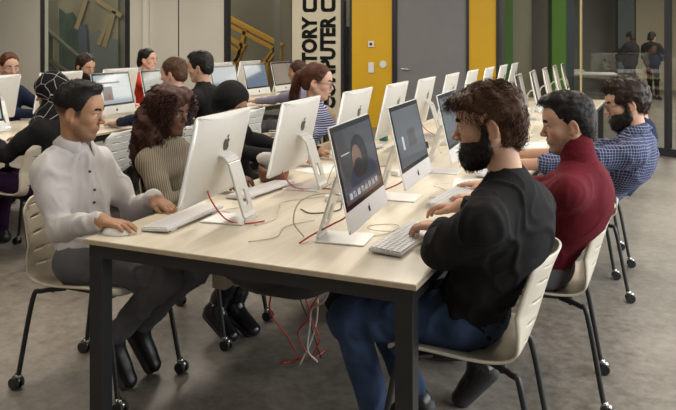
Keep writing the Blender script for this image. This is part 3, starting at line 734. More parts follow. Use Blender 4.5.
def head_field(F, c, R, s=1., female=False, k=1., jaw=1.):
    g = lambda *p: c + R @ (np.array(p, float) * s)
    E = lambda p, r, kk=.02, sub=False, Rr=None: F.ell(g(*p), np.array(r) * s, R if Rr is None else R @ Rr, kk, sub)
    E((-.014, 0, .034), (.097, .076, .089), .03); E((.030, 0, -.028), (.058, .057, .078), .03)
    E((.055, 0, .035), (.040, .058, .055), .03)
    for y in (-1, 1):
        F.cap(g(-.012, y * .056 * jaw, -.040), g(.056, y * .020, -.098), .016 * s, .018 * s, .03)
        E((.058, y * .040, -.024), (.022, .020, .018), .025)
        F.cap(g(.080, y * .012, .018), g(.074, y * .044, .016), .010 * s, .009 * s, .014)
    E((.066, 0, -.100), (.022, .024, .017), .022)
    E((.074, 0, -.060), (.022, .028, .022), .02)
    for y in (-1, 1): E((.099, y * .031, -.003), (.014, .015, .011), .012, True)
    F.cap(g(.086, 0, .010), g(.108, 0, -.026), .0075 * s, .0098 * s, .012); E((.110, 0, -.030), (.0105, .011, .0095), .006)
    for y in (-1, 1): E((.100, y * .0125, -.034), (.010, .007, .007), .005)
    F.cap(g(.0905, -.016, -.0570), g(.0905, .016, -.0570), .0058 * s, .0058 * s, .005); E((.0945, 0, -.0560), (.006, .012, .0045), .005)
    F.cap(g(.0885, -.013, -.0665), g(.0885, .013, -.0665), .0062 * s, .0062 * s, .005); E((.0930, 0, -.0668), (.006, .012, .0050), .005)
    E((.098, 0, -.0616), (.006, .020, .0012), .003, True)
    for y in (-1, 1):   # eyelids over the eyeballs
        E((.0795, y * .031, .0072), (.0132, .0150, .0055), .003); E((.0785, y * .031, -.0125), (.0125, .0140, .0045), .003)
    for y in (-1, 1):   # ears
        Re = rotm(y * -.32, .2)
        E((-.015, y * .079, -.010), (.019, .0065, .031), .006, Rr=Re); E((-.012, y * .087, -.006), (.010, .006, .018), .005, True, Rr=Re); E((-.007, y * .077, -.034), (.009, .006, .010), .006)
    return g
def sheet(name, V, Q, m, root, col=None): return np_mesh(name, V - np.array(root.location)[None], Q, m, root, col)
def grp(bm, V, Q):  # tiny helper for adding arrays to a bmesh
    vs = [bm.verts.new(v) for v in V]
    for q in Q: bm.faces.new([vs[i] for i in q])

def person(label, head, yaw, pelvis, hd_yaw=None, pitch=10., roll=0., tyaw=None, s=1., hs=1., skin='light', female=False,
           hands=None, knees=None, ankles=None, toes=None, res=(.011, .0034), shirt=None, trousers=None, shoe=None, sleeve=1., shoulder=.165,
           stubble=0., hair=None, brow=(.02, .012, .008), neckback=.035, poles=None, group=None, collar=None, shirt_name='sweater', standing=False,
           fold=.004, parts=True, seed=0, jaw=1., lean_back=.02, nslope=.082, hunch=0., shirt_r=0., fade=0., necklen=.165):
    root = empty('person', (pelvis[0], pelvis[1], 0)); tag(root, label, 'person', group)
    hc = np.array(head, float); Ph = np.array(pelvis, float); yw = rad(yaw); hy = rad(yaw if hd_yaw is None else hd_yaw)
    HR = rotm(hy, rad(pitch), rad(roll)); ty = rad(yaw if tyaw is None else tyaw)
    f = V3(math.cos(ty), math.sin(ty), 0); l = V3(-math.sin(ty), math.cos(ty), 0); up = V3(0, 0, 1)
    fp = V3(math.cos(yw), math.sin(yw), 0); lp = V3(-math.sin(yw), math.cos(yw), 0)
    Nk = hc + (-f * neckback - up * necklen) * hs                 # base of the neck
    sp = nrm(Nk - Ph); bk = nrm(np.cross(l, sp)) ; bk = -bk if bk @ f > 0 else bk   # backward normal of the spine
    TR = np.stack([-bk, l, nrm(np.cross(-bk, l))], 1)
    SL = Nk + l * shoulder * s - up * nslope - f * .0; SRt = Nk - l * shoulder * s - up * nslope
    if poles is None: poles = (l * .8 - up * 1.0 - f * .3, -l * .8 - up * 1.0 - f * .3)
    body = Field(); cl = Field(); fine = []
    ch = Ph + (Nk - Ph) * .68 + bk * (.030 + hunch); be = Ph + (Nk - Ph) * .34 + bk * lean_back
    for F, g, lw in ((body, 0., 0), (cl, .014 + shirt_r, 1)):
        F.ell(Ph + up * .01, (.102 * s + g, .150 * s + g, .105 * s + g), rotm(yw), .06)
        F.ell(be, (.092 * s + g, .128 * s + g, .14), TR, .07); F.ell(ch, (.102 * s + g, (.136 if female else .148) * s + g, .165 * s), TR, .07)
        for S_ in (SL, SRt): F.cap(Nk - up * .035 + bk * .012, S_ + (Nk - S_) * .12 - up * .004, .042 * s + g, .036 * s + g, .05)
        F.ell(Nk + (Ph - Nk) * .10 + bk * .01, (.070 + g, .125 * s + g, .07), TR, .05)
        if female:
            for y in (-1, 1): F.ell(ch - bk * .075 + l * y * .062, (.045 + g, .052 + g, .05), TR, .04)
    body.cap(Nk - up * .01, hc + HR @ V3(-.022, 0, -.055) * hs, .055 * s, .050 * s, .03)
    if standing is False or True:
        cl.cap(Nk - up * .02 + bk * .004, Nk + (hc - Nk) * .10, .066 * s, .060 * s, .03)
    head_field(body, hc, HR, hs, female, jaw=jaw)
    fine.append((hc - .14 * hs, hc + .14 * hs))
    L1, L2 = .29 * s, .255 * s; cuffs = []
    for i, S_ in enumerate((SL, SRt)):
        if not hands or hands[i] is None: W_ = Ph + fp * .28 + lp * (.12 if i == 0 else -.12) + up * .08; hd = dict(d=fp, n=up, curl=.8)
        else: hd = hands[i]; W_ = np.array(hd['w'], float)
        El = np.array(hd['e'], float) if 'e' in hd else ik(S_, W_, L1, L2, poles[i])
        dfa = nrm(W_ - El)
        for F, g in ((body, 0.), (cl, .010 + shirt_r)):
            F.cap(S_, El, .036 * s + g, .037 * s + g, .055); F.cap(S_ + (Nk - S_) * .35 - up * .05, S_ + (El - S_) * .5, .040 * s + g, .036 * s + g, .06)
            if F is body: F.cap(El, W_, .040 * s, .026 * s, .02)
            else: F.cap(El, El + (W_ - El) * (sleeve * .96), .040 * s + g, (.030 * s + g) if sleeve > .8 else .045 * s + g, .02)
        if res[1] and not hd.get('coarse'):
            hand(body, W_, np.array(hd.get('d', dfa), float), np.array(hd.get('n', up), float), -1 if i == 0 else 1, hd.get('curl', .5), s * (.92 if female else 1.), thumb=hd.get('th', .5))
            m_ = W_ + nrm(np.array(hd.get('d', dfa), float)) * .09; fine.append((np.minimum(W_, m_) - .06, np.maximum(W_, m_) + .06))
    # legs
    tr = Field(); hipL, hipR = Ph + lp * .085 * s - up * .0, Ph - lp * .085 * s
    tr.ell(Ph - up * .005, (.125 * s, .172 * s, .11 * s), rotm(yw), .05)
    shoes = []
    for i, hip in enumerate((hipL, hipR)):
        sg = 1 if i == 0 else -1
        kn = np.array(knees[i], float) if knees else Ph + fp * .42 + lp * sg * .11 - up * .02
        an = np.array(ankles[i], float) if ankles else kn + fp * .03 - up * (kn[2] - .10)
        toe = np.array(toes[i], float) if toes else an + fp * .17 - up * (an[2] - .03)
        body.cap(hip, kn, .075 * s, .050 * s, .03); body.cap(kn, an, .048 * s, .034 * s, .02); body.cap(an, an + (toe - an) * .6, .035, .03, .02)
        tr.cap(hip, kn, .092 * s, .066 * s, .04); tr.cap(kn, an + (kn - an) * .12, .063 * s, .050 * s, .03); tr.ell(kn, (.068, .066, .066), None, .03)
        shoes.append((an, toe))
    hc_, hf_ = res
    V, Q = body.mesh(hc_, hf_, fine if hf_ else ())
    # skin colouring that belongs to the skin: lips, stubble, cheeks, scalp
    base = np.array(SKIN[skin]); Lc = (V - hc) @ HR / hs; col = np.tile(base, (len(V), 1)); col *= (1 + .05 * vnoise(V, 30, 3))[:, None]
    def blob(c, r, tgt, amt):
        global _
        w_ = np.exp(-(((Lc - np.array(c)) / np.array(r)) ** 2).sum(1)) * amt; w_ = np.clip(w_, 0, 1)[:, None]; col[:] = col * (1 - w_) + np.array(tgt) * w_
    lipc = base * np.array([.86, .58, .62])
    blob((.096, 0, -.0615), (.012, .020, .0075), lipc, 1.0)
    for y in (-1, 1):
        blob((.075, y * .045, -.03), (.02, .018, .018), base * np.array([1.05, .82, .8]), .6); blob((-.006, y * .083, -.01), (.02, .012, .03), base * np.array([1.05, .8, .75]), .7)
        blob((.092, y * .031, .006), (.012, .016, .0022), base * .25, .8)
    blob((.115, 0, -.03), (.012, .014, .012), base * np.array([1.05, .8, .75]), .6)
    if fade:
        w_ = np.clip((Lc[:, 2] + .035) / .03, 0, 1) * np.clip((.035 - Lc[:, 0]) / .012, 0, 1) * np.clip((.10 - np.abs(Lc[:, 2] - .05)) / .03, 0, 1) * (1 - np.exp(-(((np.abs(Lc[:, 1]) - .082) / .010) ** 2 + ((Lc[:, 0] + .015) / .03) ** 2 + ((Lc[:, 2] + .01) / .034) ** 2)))
        w_ = (w_ * fade)[:, None]; col = col * (1 - w_) + np.array(brow) * w_
    if stubble:
        st = np.clip((-.028 - Lc[:, 2] + .25 * (.06 - Lc[:, 0]).clip(0, 1) * 0) / .03, 0, 1) * np.clip((Lc[:, 2] + .15) / .02, 0, 1) * np.clip((Lc[:, 0] + .005) / .02, 0, 1)
        st *= 1 - np.exp(-(((Lc - V3(.098, 0, -.062)) / V3(.02, .018, .008)) ** 2).sum(1)); cheek = np.exp(-((Lc[:, 2] + .045) / .022) ** 2) * (np.abs(Lc[:, 1]) > .02) * (Lc[:, 0] > .04); st = st * (1 - .75 * cheek)
        st = (st * stubble * (.85 + .3 * vnoise(V, 220, 4)))[:, None].clip(0, 1); col[:] = col * (1 - st) + np.array(brow) * 1.3 * st
    sheet('body', V, Q, skin_mat(), root, col)
    if parts:
        for y in (-1, 1):
            ec = hc + HR @ V3(.0795, y * .031, -.002) * hs
            bm = NB(); bmesh.ops.create_uvsphere(bm, u_segments=20, v_segments=14, radius=.0118 * hs)
            for v in bm.verts: v.co = Vector(HR @ np.array((v.co.z, v.co.x, v.co.y)) + ec - np.array(root.location))
            o = obj('eye', bm, [M_EYEW, M_IRIS], root, True); me = o.data; gz = HR[:, 0]
            for p in me.polygons:
                if nrm(np.array(p.center) + np.array(root.location) - ec) @ nrm(HR @ V3(1, 0, -.12)) > .86: p.material_index = 1
        n = 110; y = np.linspace(0, 1, n); PP = []; DD = []
        for sgn in (-1, 1):
            yy = .012 + .036 * y; P_ = np.stack([.0905 - .35 * (yy - .012) ** 1.0 * .8, sgn * yy, .0205 + .006 * np.sin(y * 2.6) + .0022 * RS.randn(n)], 1); 
            for q in range(n): P_[q, 0] = Lc[np.argmin((Lc[:, 1] - P_[q, 1]) ** 2 + (Lc[:, 2] - P_[q, 2]) ** 2 + 9 * (Lc[:, 0] < .04)), 0] + .0008
            PP.append(P_); DD.append(np.tile([-.2, sgn * 1., .25], (n, 1)))
        for a_, b_ in zip(PP, DD):
            V, Q = strands(hc + (a_ * hs) @ HR.T, b_ @ HR.T, np.full(n, .010), 3, .0010, jit=.3); sheet('eyebrow', V, Q, mat('brow_%.3f' % brow[0], brow, .8), root)
    hres = .0065 if hf_ and hf_ < .005 else .012
    if shirt:
        V, Q = cl.mesh(hres); V = folds(V, Q, fold, 12, 3 + seed, (1, 1, .8)); sheet(shirt_name, V, Q, shirt, root)
    if trousers:
        V, Q = tr.mesh(hres); V = folds(V, Q, .008, 12, 8 + seed); sheet('trousers', V, Q, trousers, root)
    if shoe:
        for an, toe in shoes:
            Fs = Field(); d = toe - an; dh = nrm(d); side = nrm(np.cross(dh, up)) if abs(dh[2]) < .95 else l; nn = nrm(np.cross(side, dh)); nn = nn if nn[2] > 0 or abs(nn[2]) < .3 else -nn
            hl = an - dh * .035 - up * .035 * (1 if an[2] < .2 else .4)
            Fs.cap(hl, toe, .036, .030, .03); Fs.cap(an + (an - toe) * .0 + nn * .02, an, .043, .041, .03); Fs.cap(an, an + (toe - an) * .65, .040, .032, .03); Fs.cap(hl + side * .012, toe + side * .016, .026, .022, .02); Fs.cap(hl - side * .012, toe - side * .016, .026, .022, .02)
            V, Q = Fs.mesh(.007); so = sheet('shoe', V, Q, shoe, root)
            if hf_ and hf_ < .005:
                Fl = Field(); q = -nn * .020; Fl.cap(hl + q, toe + q, .031, .027, .02); Fl.cap(hl + q, toe + q + side * .012, .030, .024, .02); Fl.ell(hl + nn * .06, (.16, .16, .0001), None, .01) if False else None
                V, Q = Fl.mesh(.007); sheet('sole', V, Q, mat('rubber_sole', (.05, .05, .05), .7), so if False else root)
    P = dict(root=root, hc=hc, HR=HR, hs=hs, Nk=Nk, f=f, l=l, up=up, SL=SL, SR=SRt, ch=ch, bk=bk, TR=TR)
    return P

def hair_mesh(P, prims, m, res=.006, amp=.006, freq=38., name='hair', n=0, flow=None, length=.04, r0=.0014, seg=5, curl=0., cf=0., grav=0., keep=.6, jit=.25, lift=.25, seed=0, zmin=None, squash=(1, 1, 1), sides=3, taper=.3, mesh_too=True, face=None):
    """prims in head coordinates: (centre, radii, k, subtract)."""
    hc, HR, hs, root = P['hc'], P['HR'], P['hs'], P['root']; F = Field()
    for c, r, k, sub in prims: F.ell(hc + HR @ (np.array(c) * hs), np.array(r) * hs, HR, k, sub)
    V, Q = F.mesh(res); N = vnormals(V, Q)
    Lv = (V - hc) @ HR; d = amp * (vnoise(Lv * np.array(squash), freq, seed) + .5 * vnoise(Lv, freq * 2.2, seed + 2)); V = V + N * d[:, None]
    parts = [(V, Q)] if mesh_too else []
    if n:
        ok = np.arange(len(V)); 
        if zmin is not None: ok = ok[Lv[ok, 2] > zmin]
        pick = ok[RS.randint(0, len(ok), n)]; Pp = V[pick] - N[pick] * .004; Lp = Lv[pick]; Np = N[pick]
        D = flow(Lp) @ HR.T; D = D - Np * ((D * Np).sum(1) * .85)[:, None]; D = D / (np.linalg.norm(D, axis=1)[:, None] + 1e-9) + Np * lift + jit * RS.randn(n, 3) * .5
        D /= np.linalg.norm(D, axis=1)[:, None]
        parts.append(strands(Pp, D, length * (.6 + .8 * RS.rand(n)), seg, r0, taper, curl, cf, grav, hc + HR @ V3(-.01, 0, .02) * hs, keep, jit * .4, sides, (lambda W: ((((((W - hc) @ HR / hs) - V3(*face[0])) / V3(*face[1])) ** 2).sum(1) < 1)) if face else None))
    V, Q = join(*parts); return sheet(name, V, Q, m, root)
def hair_mat(name, c, rough=.42, spec=.25): return mat(name, c, rough + .1, noise=.35, nscale=60, spec=spec)
H_BLACK = hair_mat('hair_black', (.012, .009, .008)); H_DARK = hair_mat('hair_dark_brown', (.028, .015, .009)); H_BROWN = hair_mat('hair_brown', (.085, .040, .020)); H_CURL = hair_mat('hair_curly', (.070, .027, .018))
FZ = ((.12, 0, -.045), (.060, .070, .090))
FACE = ((.108, 0, -.035), (.070, .085, .098), .012, True)
EARS = [((-.005, y * .092, -.020), (.024, .030, .034), .01, True) for y in (-1, 1)]
def short_hair(extra=(), thick=0., nape=True, hl=0.):
    p = [((-.018, 0, .044), (.102 + thick, .082 + thick, .092 + thick), .02, False)]
    if nape: p += [((-.062, 0, -.020), (.048 + thick * .5, .066 + thick * .5, .060), .03, False)]
    return p + list(extra) + [((.112 + hl, 0, -.030), (.074, .090, .096), .010, True), ((-.02, 0, -.130), (.12, .12, .060), .02, True)] + EARS
def beard(P, m, full=1., n=500, length=.02, r=.0012, mous=True):
    t = .008 * full
    pr = [((.028, 0, -.068), (.062 + t, .062 + t, .058 + t), .02, False), ((.070, 0, -.100), (.030 + t, .032 + t, .026 + t * 2), .03, False), ((.078, 0, -.046), (.027, .030, .010), .01, False)]
    for y in (-1, 1): pr += [((.012, y * .066, -.030), (.020, .010 + t * .4, .045), .015, False)]
    pr += [((.104, 0, -.010), (.058, .070, .041), .012, True), ((.103, 0, -.0615), (.020, .022, .0075), .006, True), ((.060, .078, -.012), (.040, .040, .036), .015, True), ((.060, -.078, -.012), (.040, .040, .036), .015, True), ((-.045, 0, -.05), (.040, .12, .09), .01, True)]
    return hair_mesh(P, pr, m, .0055, .003, 70, 'beard', n, lambda L: np.stack([.35 + 0 * L[:, 0], L[:, 1] * 2, -1 + 0 * L[:, 0]], 1), length, r, 3, lift=.35, jit=.5, keep=.1)
def glasses(P, m, rx=.024, rz=.018):
    hc, HR, hs, root = P['hc'], P['HR'], P['hs'], P['root']; g = lambda *p: Vector(hc + HR @ (np.array(p) * hs) - np.array(root.location)); bm = NB()
    for y in (-1, 1):
        pts = [g(.104 - .10 * abs(rx * math.cos(t)) * .3, y * .033 + rx * math.cos(t), -.004 + rz * math.sin(t)) for t in np.linspace(0, 6.283, 21)]
        tube(bm, pts, .0014, 5, False); tube(bm, [g(.100, y * (.033 + rx), 0), g(.05, y * .077, .004), g(-.012, y * .081, .002)], .0014, 5)
    tube(bm, [g(.106, -.009, 0), g(.109, 0, .003), g(.106, .009, 0)], .0014, 5); return obj('glasses', bm, m, root, True)
def fabric(name, c, bump=.25, bscale=250, noise=.08, rough=.85, sheen=0.): return mat(name, c, rough, noise=noise, nscale=12, bump=bump, bscale=bscale, sheen=sheen, spec=.2)
def pattern_mat(name, kind):
    m = bpy.data.materials.new(name); m.use_nodes = True; nt = m.node_tree; b = nt.nodes['Principled BSDF']; b.inputs['Roughness'].default_value = .85; b.inputs['Specular IOR Level'].default_value = .2
    tc = nt.nodes.new('ShaderNodeTexCoord'); sx = nt.nodes.new('ShaderNodeSeparateXYZ')
    nz = nt.nodes.new('ShaderNodeTexNoise'); nz.inputs['Scale'].default_value = 5; vm = nt.nodes.new('ShaderNodeVectorMath'); vm.operation = 'MULTIPLY_ADD'
    nt.links.new(tc.outputs['Object'], nz.inputs['Vector']); nt.links.new(nz.outputs['Color'], vm.inputs[0]); vm.inputs[1].default_value = (.05,) * 3; nt.links.new(tc.outputs['Object'], vm.inputs[2]); nt.links.new(vm.outputs[0], sx.inputs[0])
    def line(ax, sc, wd):
        f = math_node(nt, 'FRACT', math_node(nt, 'MULTIPLY', ax, sc)); return math_node(nt, 'LESS_THAN', f, wd)
    mx = nt.nodes.new('ShaderNodeMix'); mx.data_type = 'RGBA'
    if kind == 'plaid':
        d = math_node(nt, 'ADD', sx.outputs[0], math_node(nt, 'MULTIPLY', sx.outputs[1], .6))
        f = math_node(nt, 'MAXIMUM', line(sx.outputs[2], 64, .2), line(d, 64, .2)); a, c = (.022, .030, .085), (.24, .26, .36)
    elif kind == 'stripe': f = line(sx.outputs[2], 62, .42); a, c = (.03, .06, .30), (.72, .74, .78)
    elif kind == 'scarf':
        vo = nt.nodes.new('ShaderNodeTexVoronoi'); vo.feature = 'DISTANCE_TO_EDGE'; vo.inputs['Scale'].default_value = 13; nt.links.new(vm.outputs[0], vo.inputs['Vector']); f = math_node(nt, 'LESS_THAN', vo.outputs['Distance'], .02); a, c = (.008, .008, .010), (.42, .40, .36)
    elif kind == 'rib':
        d = math_node(nt, 'ADD', sx.outputs[0], sx.outputs[1]); w_ = math_node(nt, 'SINE', math_node(nt, 'MULTIPLY', d, 420)); f = math_node(nt, 'MULTIPLY_ADD', w_, .5, .5); a, c = (.15, .125, .09), (.33, .28, .21)
        bp = nt.nodes.new('ShaderNodeBump'); bp.inputs['Strength'].default_value = .6; nt.links.new(f, bp.inputs['Height']); nt.links.new(bp.outputs['Normal'], b.inputs['Normal'])
    elif kind == 'linen':
        n3 = nt.nodes.new('ShaderNodeTexNoise'); n3.inputs['Scale'].default_value = 420; nt.links.new(tc.outputs['Object'], n3.inputs['Vector']); f = n3.outputs['Fac']; a, c = (.50, .475, .475), (.74, .71, .71)
    nt.links.new(f, mx.inputs[0]); mx.inputs[6].default_value = (*a, 1); mx.inputs[7].default_value = (*c, 1); nt.links.new(mx.outputs[2], b.inputs['Base Color']); return m

F_BLACK = fabric('black_knit', (.012, .0115, .012)); F_MAROON = fabric('maroon_knit', (.125, .008, .016), .35, 300); F_JEANS = fabric('dark_jeans', (.045, .072, .145), .3, 400, .35)
F_GREYT = fabric('charcoal_twill', (.13, .13, .14), .3, 300, .15); F_NAVY = fabric('navy_cloth', (.014, .022, .055)); F_RED = fabric('red_cloth', (.62, .045, .022)); F_BEIGE = fabric('beige_knit', (.45, .36, .24)); F_PURP = fabric('purple_cloth', (.030, .010, .050))
F_DENIM = fabric('mid_blue_cloth', (.05, .09, .20)); F_SHOE = mat('black_leather', (.010, .010, .011), .3, bump=.1, bscale=60); F_BOOT = mat('shiny_black_leather', (.014, .013, .016), .22, bump=.25, bscale=30)
SHIRT = pattern_mat('light_linen_shirt', 'linen'); PLAID = pattern_mat('blue_plaid', 'plaid'); STRIPE = pattern_mat('blue_white_stripes', 'stripe'); SCARFM = pattern_mat('patterned_black_scarf', 'scarf'); RIB = pattern_mat('ribbed_taupe_knit', 'rib')
def collar(P, m, r=.066, h=.036, gap=.75, tilt=.30):
    """turned-down shirt collar as its own band around the neck"""
    root = P['root']; c = P['Nk'] + P['up'] * .012 + P['f'] * .006; R = rotm(math.atan2(P['f'][1], P['f'][0]), tilt); bm = NB(); G = []
    for i in range(29):
        a = gap / 2 + (6.283 - gap) * i / 28; e = abs(i - 14) / 14; G.append([bm.verts.new(Vector(c + R @ V3(rr * math.cos(a) * 1.0, rr * math.sin(a) * 1.08, z) - np.array(root.location))) for rr, z in ((r - .006, .012), (r - .009, .034), (r - .004, .040), (r + .006, .026), (r + .022 + .012 * e ** 4, .002 - .030 * e ** 3))])
    for i in range(28):
        for k in range(4): bm.faces.new((G[i][k], G[i+1][k], G[i+1][k+1], G[i][k+1]))
    o = obj('collar', bm, m, root, True); s = o.modifiers.new('s', 'SOLIDIFY'); s.thickness = .003
def buttons(P, n):
    me = [c for c in P['root'].children if c.name.startswith('shirt')][0].data; V = np.array([v.co[:] for v in me.vertices]) + np.array(P['root'].location)[None]
    for k in range(n):
        c = P['Nk'] - P['up'] * (.085 + .075 * k) + P['f'] * .1; m = (np.abs(V[:, 2] - c[2]) < .012) & (np.abs((V - P['Nk']) @ P['l']) < .012)
        if not m.any(): continue
        q = V[m][np.argmax((V[m] - P['Nk']) @ P['f'])] - np.array(P['root'].location); q = Vector(q); f_ = Vector(P['f']); obj('button', tube(NB(), [q - f_ * .003, q + f_ * .004], .0055, 10), M_DARK, P['root'])
def cuff(P, m, a, b, r=.040):
    bm = NB(); a = Vector(a) - P['root'].location; b = Vector(b) - P['root'].location; tube(bm, [a, a.lerp(b, .1), a.lerp(b, .9), b], [r * .9, r, r, r * .92], 18, False); o = obj('cuff', bm, m, P['root'], True); s = o.modifiers.new('s', 'SOLIDIFY'); s.thickness = .004
FWD = lambda L: np.stack([1 + 0 * L[:, 0], L[:, 1] * 3, .3 - L[:, 0] * 3], 1)
def DOWN(L): return np.stack([-.25 + L[:, 0] * 2, L[:, 1] * 4, -1 + 0 * L[:, 0]], 1)

FN = (.0034); near = (.012, .0034); midr = (.013, .005); far = (.014, .007)
# 1 the man in a light shirt, front left
p = person('man in a light wrinkled shirt with short black hair typing at the front left corner', (-.325, .33, 1.178), 4, (-.29, .35, .545), hd_yaw=24, pitch=10, roll=0, tyaw=-6, skin='tan', res=near, shirt=SHIRT, trousers=F_GREYT, shoe=F_SHOE,
    hands=(dict(w=(-.055, .50, .790), d=(.95, -.15, -.35), n=(.3, 0, 1), curl=.7), dict(w=(-.01, .10, .784), e=(-.235, .135, .715), d=(1, .10, -.10), n=(.1, 0, 1), curl=.45)),
    poles=(V3(-.2, .6, -1), V3(-.35, -.3, -1)), knees=((.14, .52, .50), (.10, .37, .49)), ankles=((-.15, .50, .20), (-.16, .34, .21)), toes=((-.08, .53, .04), (-.085, .37, .035)), stubble=.42, brow=(.016, .010, .008), shirt_name='shirt', fold=.0085, seed=1, shirt_r=.003, shoulder=.160, hs=.99, s=.96, fade=.85)
hair_mesh(p, short_hair([((.034, 0, .113), (.050, .050, .020), .03, False)], .001, nape=False, hl=-.004) + [((-.05, 0, -.085), (.16, .13, .105), .015, True)], H_BLACK, .0045, .001, 60, n=1700, flow=lambda L: np.stack([.6 + 0 * L[:, 0], L[:, 1] * 2, .6 + L[:, 2] * 2], 1), length=.014, r0=.0011, seg=3, keep=.2, lift=.55, jit=.4, seed=2, face=FZ)
collar(p, SHIRT)
buttons(p, 5)
# 2 the man in black, front right
p = person('man in black sweater with wavy brown hair and full black beard at front right corner', (1.483, .235, 1.216), 172, (1.385, .37, .545), hd_yaw=190, pitch=8, tyaw=165, skin='light', res=near, shirt=F_BLACK, trousers=F_JEANS, shoe=F_SHOE, s=1.04, hs=1.04, neckback=.07,
    hands=(dict(w=(1.275, .45, .812), e=(1.335, .16, .805), d=(-1, .25, -.14), n=(-.15, 0, 1), curl=.85), dict(w=(1.26, .77, .818), d=(-1, .15, -.14), n=(-.15, .1, 1), curl=.8)),
    poles=(V3(.45, -.9, -.55), V3(.5, .9, -.7)), knees=((1.00, .21, .525), (1.02, .42, .51)), ankles=((1.10, .24, .14), (1.15, .50, .14)), toes=((.97, .22, .03), (1.03, .50, .03)), brow=(.014, .009, .007), shirt_name='sweater', fold=.008, seed=2, shirt_r=.008, shoulder=.185, hunch=.03, jaw=1.02, sleeve=.88, necklen=.178, nslope=.095)
def wavy(L): return np.stack([np.where(L[:, 2] > .06, .9, -.45) + 0 * L[:, 0], L[:, 1] * 5, np.where(L[:, 2] > .06, .1, -.9) + 0 * L[:, 0]], 1)
hair_mesh(p, short_hair([((.066, 0, .084), (.048, .062, .026), .04, False), ((-.078, 0, .02), (.032, .068, .07), .03, False), ((-.062, 0, -.050), (.034, .056, .050), .03, False)], -.001, hl=.000), H_BROWN, .006, .010, 30, n=2600, flow=wavy, length=.045, r0=.0015, seg=8, curl=.005, cf=24, keep=.55, lift=.35, jit=.45, seed=4, squash=(1, 1, .7), face=FZ)
beard(p, hair_mat('beard_black', (.014, .010, .008)), .85, 1100, .016, .0012)
# 3 the man in a maroon turtleneck
p = person('man in a maroon turtleneck with short dark hair and stubble on the right side', (1.655, .885, 1.158), 178, (1.53, 1.08, .54), hd_yaw=192, pitch=10, tyaw=172, neckback=.05, skin='light', res=near, shirt=F_MAROON, trousers=F_GREYT, shoe=F_BOOT, hs=.95,
    hands=(dict(w=(1.25, 1.10, .785), d=(-1, .25, -.1), curl=.6), dict(w=(1.215, 1.44, .785), d=(-1, .05, -.12), curl=.4)),
    poles=(V3(.4, -.8, -.8), V3(.3, .6, -1)), knees=((1.12, .93, .50), (1.12, 1.16, .50)), ankles=((1.33, .80, .17), (1.15, 1.18, .10)), toes=((1.24, .79, .035), (.98, 1.18, .03)), stubble=.55, brow=(.014, .009, .007), shirt_name='turtleneck', fold=.004, seed=3, hunch=.03, shoulder=.175)
hair_mesh(p, short_hair([((.040, 0, .108), (.064, .056, .030), .03, False)], 0, hl=-.002), H_BLACK, .005, .003, 60, n=1600, flow=FWD, length=.026, r0=.0011, seg=4, keep=.7, lift=.15, jit=.3, seed=6)
Fc = Field(); Fc.cap(p['Nk'] - p['up'] * .015, p['Nk'] + (p['hc'] - p['Nk']) * .47 - p['f'] * .006, .074, .066, .03); V, Q = Fc.mesh(.006); V = folds(V, Q, .002, 20, 5, (1, 1, 3)); sheet('roll_neck', V, Q, F_MAROON, p['root'])
# 4 the man in plaid
p = person('bearded man with glasses in a blue plaid shirt on the right side', (1.80, 2.24, 1.135), 180, (1.60, 2.50, .54), hd_yaw=194, pitch=14, neckback=.06, tyaw=176, skin='light', res=near, shirt=PLAID, trousers=F_JEANS, shoe=F_SHOE, s=1.02, hs=1.02,
    hands=(dict(w=(1.19, 2.02, .785), d=(-1, .1, -.1), curl=.5), dict(w=(1.17, 2.42, .79), d=(-1, -.35, 0), curl=.6)),
    poles=(V3(.4, -.9, -.6), V3(.3, .6, -1)), stubble=.3, sleeve=.30, brow=(.014, .009, .007), shirt_name='shirt', fold=.007, seed=4, hunch=.03, shirt_r=.006, shoulder=.18)
hair_mesh(p, short_hair([((.030, 0, .105), (.066, .070, .036), .03, False)], .009), H_DARK, .006, .007, 40, n=1400, flow=wavy, length=.032, r0=.0015, seg=5, curl=.004, cf=30, keep=.5, lift=.35, jit=.4, seed=8)
beard(p, hair_mat('beard_black', (.014, .010, .008)), 1.1, 700, .018, .0013)
glasses(p, M_DARK); collar(p, PLAID)
# 5 behind him, mostly hidden
p = person('person in navy mostly hidden behind the man in plaid shirt', (1.80, 3.20, 1.085), 180, (1.72, 3.22, .54), pitch=15, res=far, shirt=F_NAVY, trousers=F_JEANS, shoe=F_SHOE, parts=False)
hair_mesh(p, short_hair(), H_DARK, .008)
# 6 the woman with long curly hair
p = person('woman with long dark curly hair in a ribbed taupe sweater on the left side', (-.325, .98, 1.115), 0, (-.30, 1.06, .53), hd_yaw=-2, pitch=8, tyaw=-2, s=.9, hs=.93, skin='dark', female=True, res=near, shirt=RIB, trousers=F_BOOT, shoe=F_BOOT,
    hands=(dict(w=(-.02, 1.10, .785), d=(1, -.1, -.1), curl=.6), dict(w=(-.02, .91, .785), d=(1, .2, -.1), curl=.6)), poles=(V3(-.2, .6, -1), V3(-.2, -.6, -1)),
    knees=((.11, 1.16, .50), (.10, 1.02, .50)), ankles=((-.02, 1.10, .12), (-.06, .99, .13)), toes=((.11, 1.08, .03), (.05, .97, .03)), brow=(.01, .007, .006), seed=5, fold=.004, hunch=.01)
cp = [((-.030, 0, .040), (.125, .122, .108), .03, False), ((-.075, 0, -.06), (.105, .135, .13), .04, False), ((-.08, .085, -.16), (.085, .062, .165), .04, False), ((-.075, -.085, -.16), (.090, .062, .17), .04, False), ((.052, 0, .105), (.062, .080, .040), .03, False),
      ((.124, 0, -.055), (.095, .086, .118), .012, True), ((.135, 0, -.20), (.10, .075, .14), .02, True)]
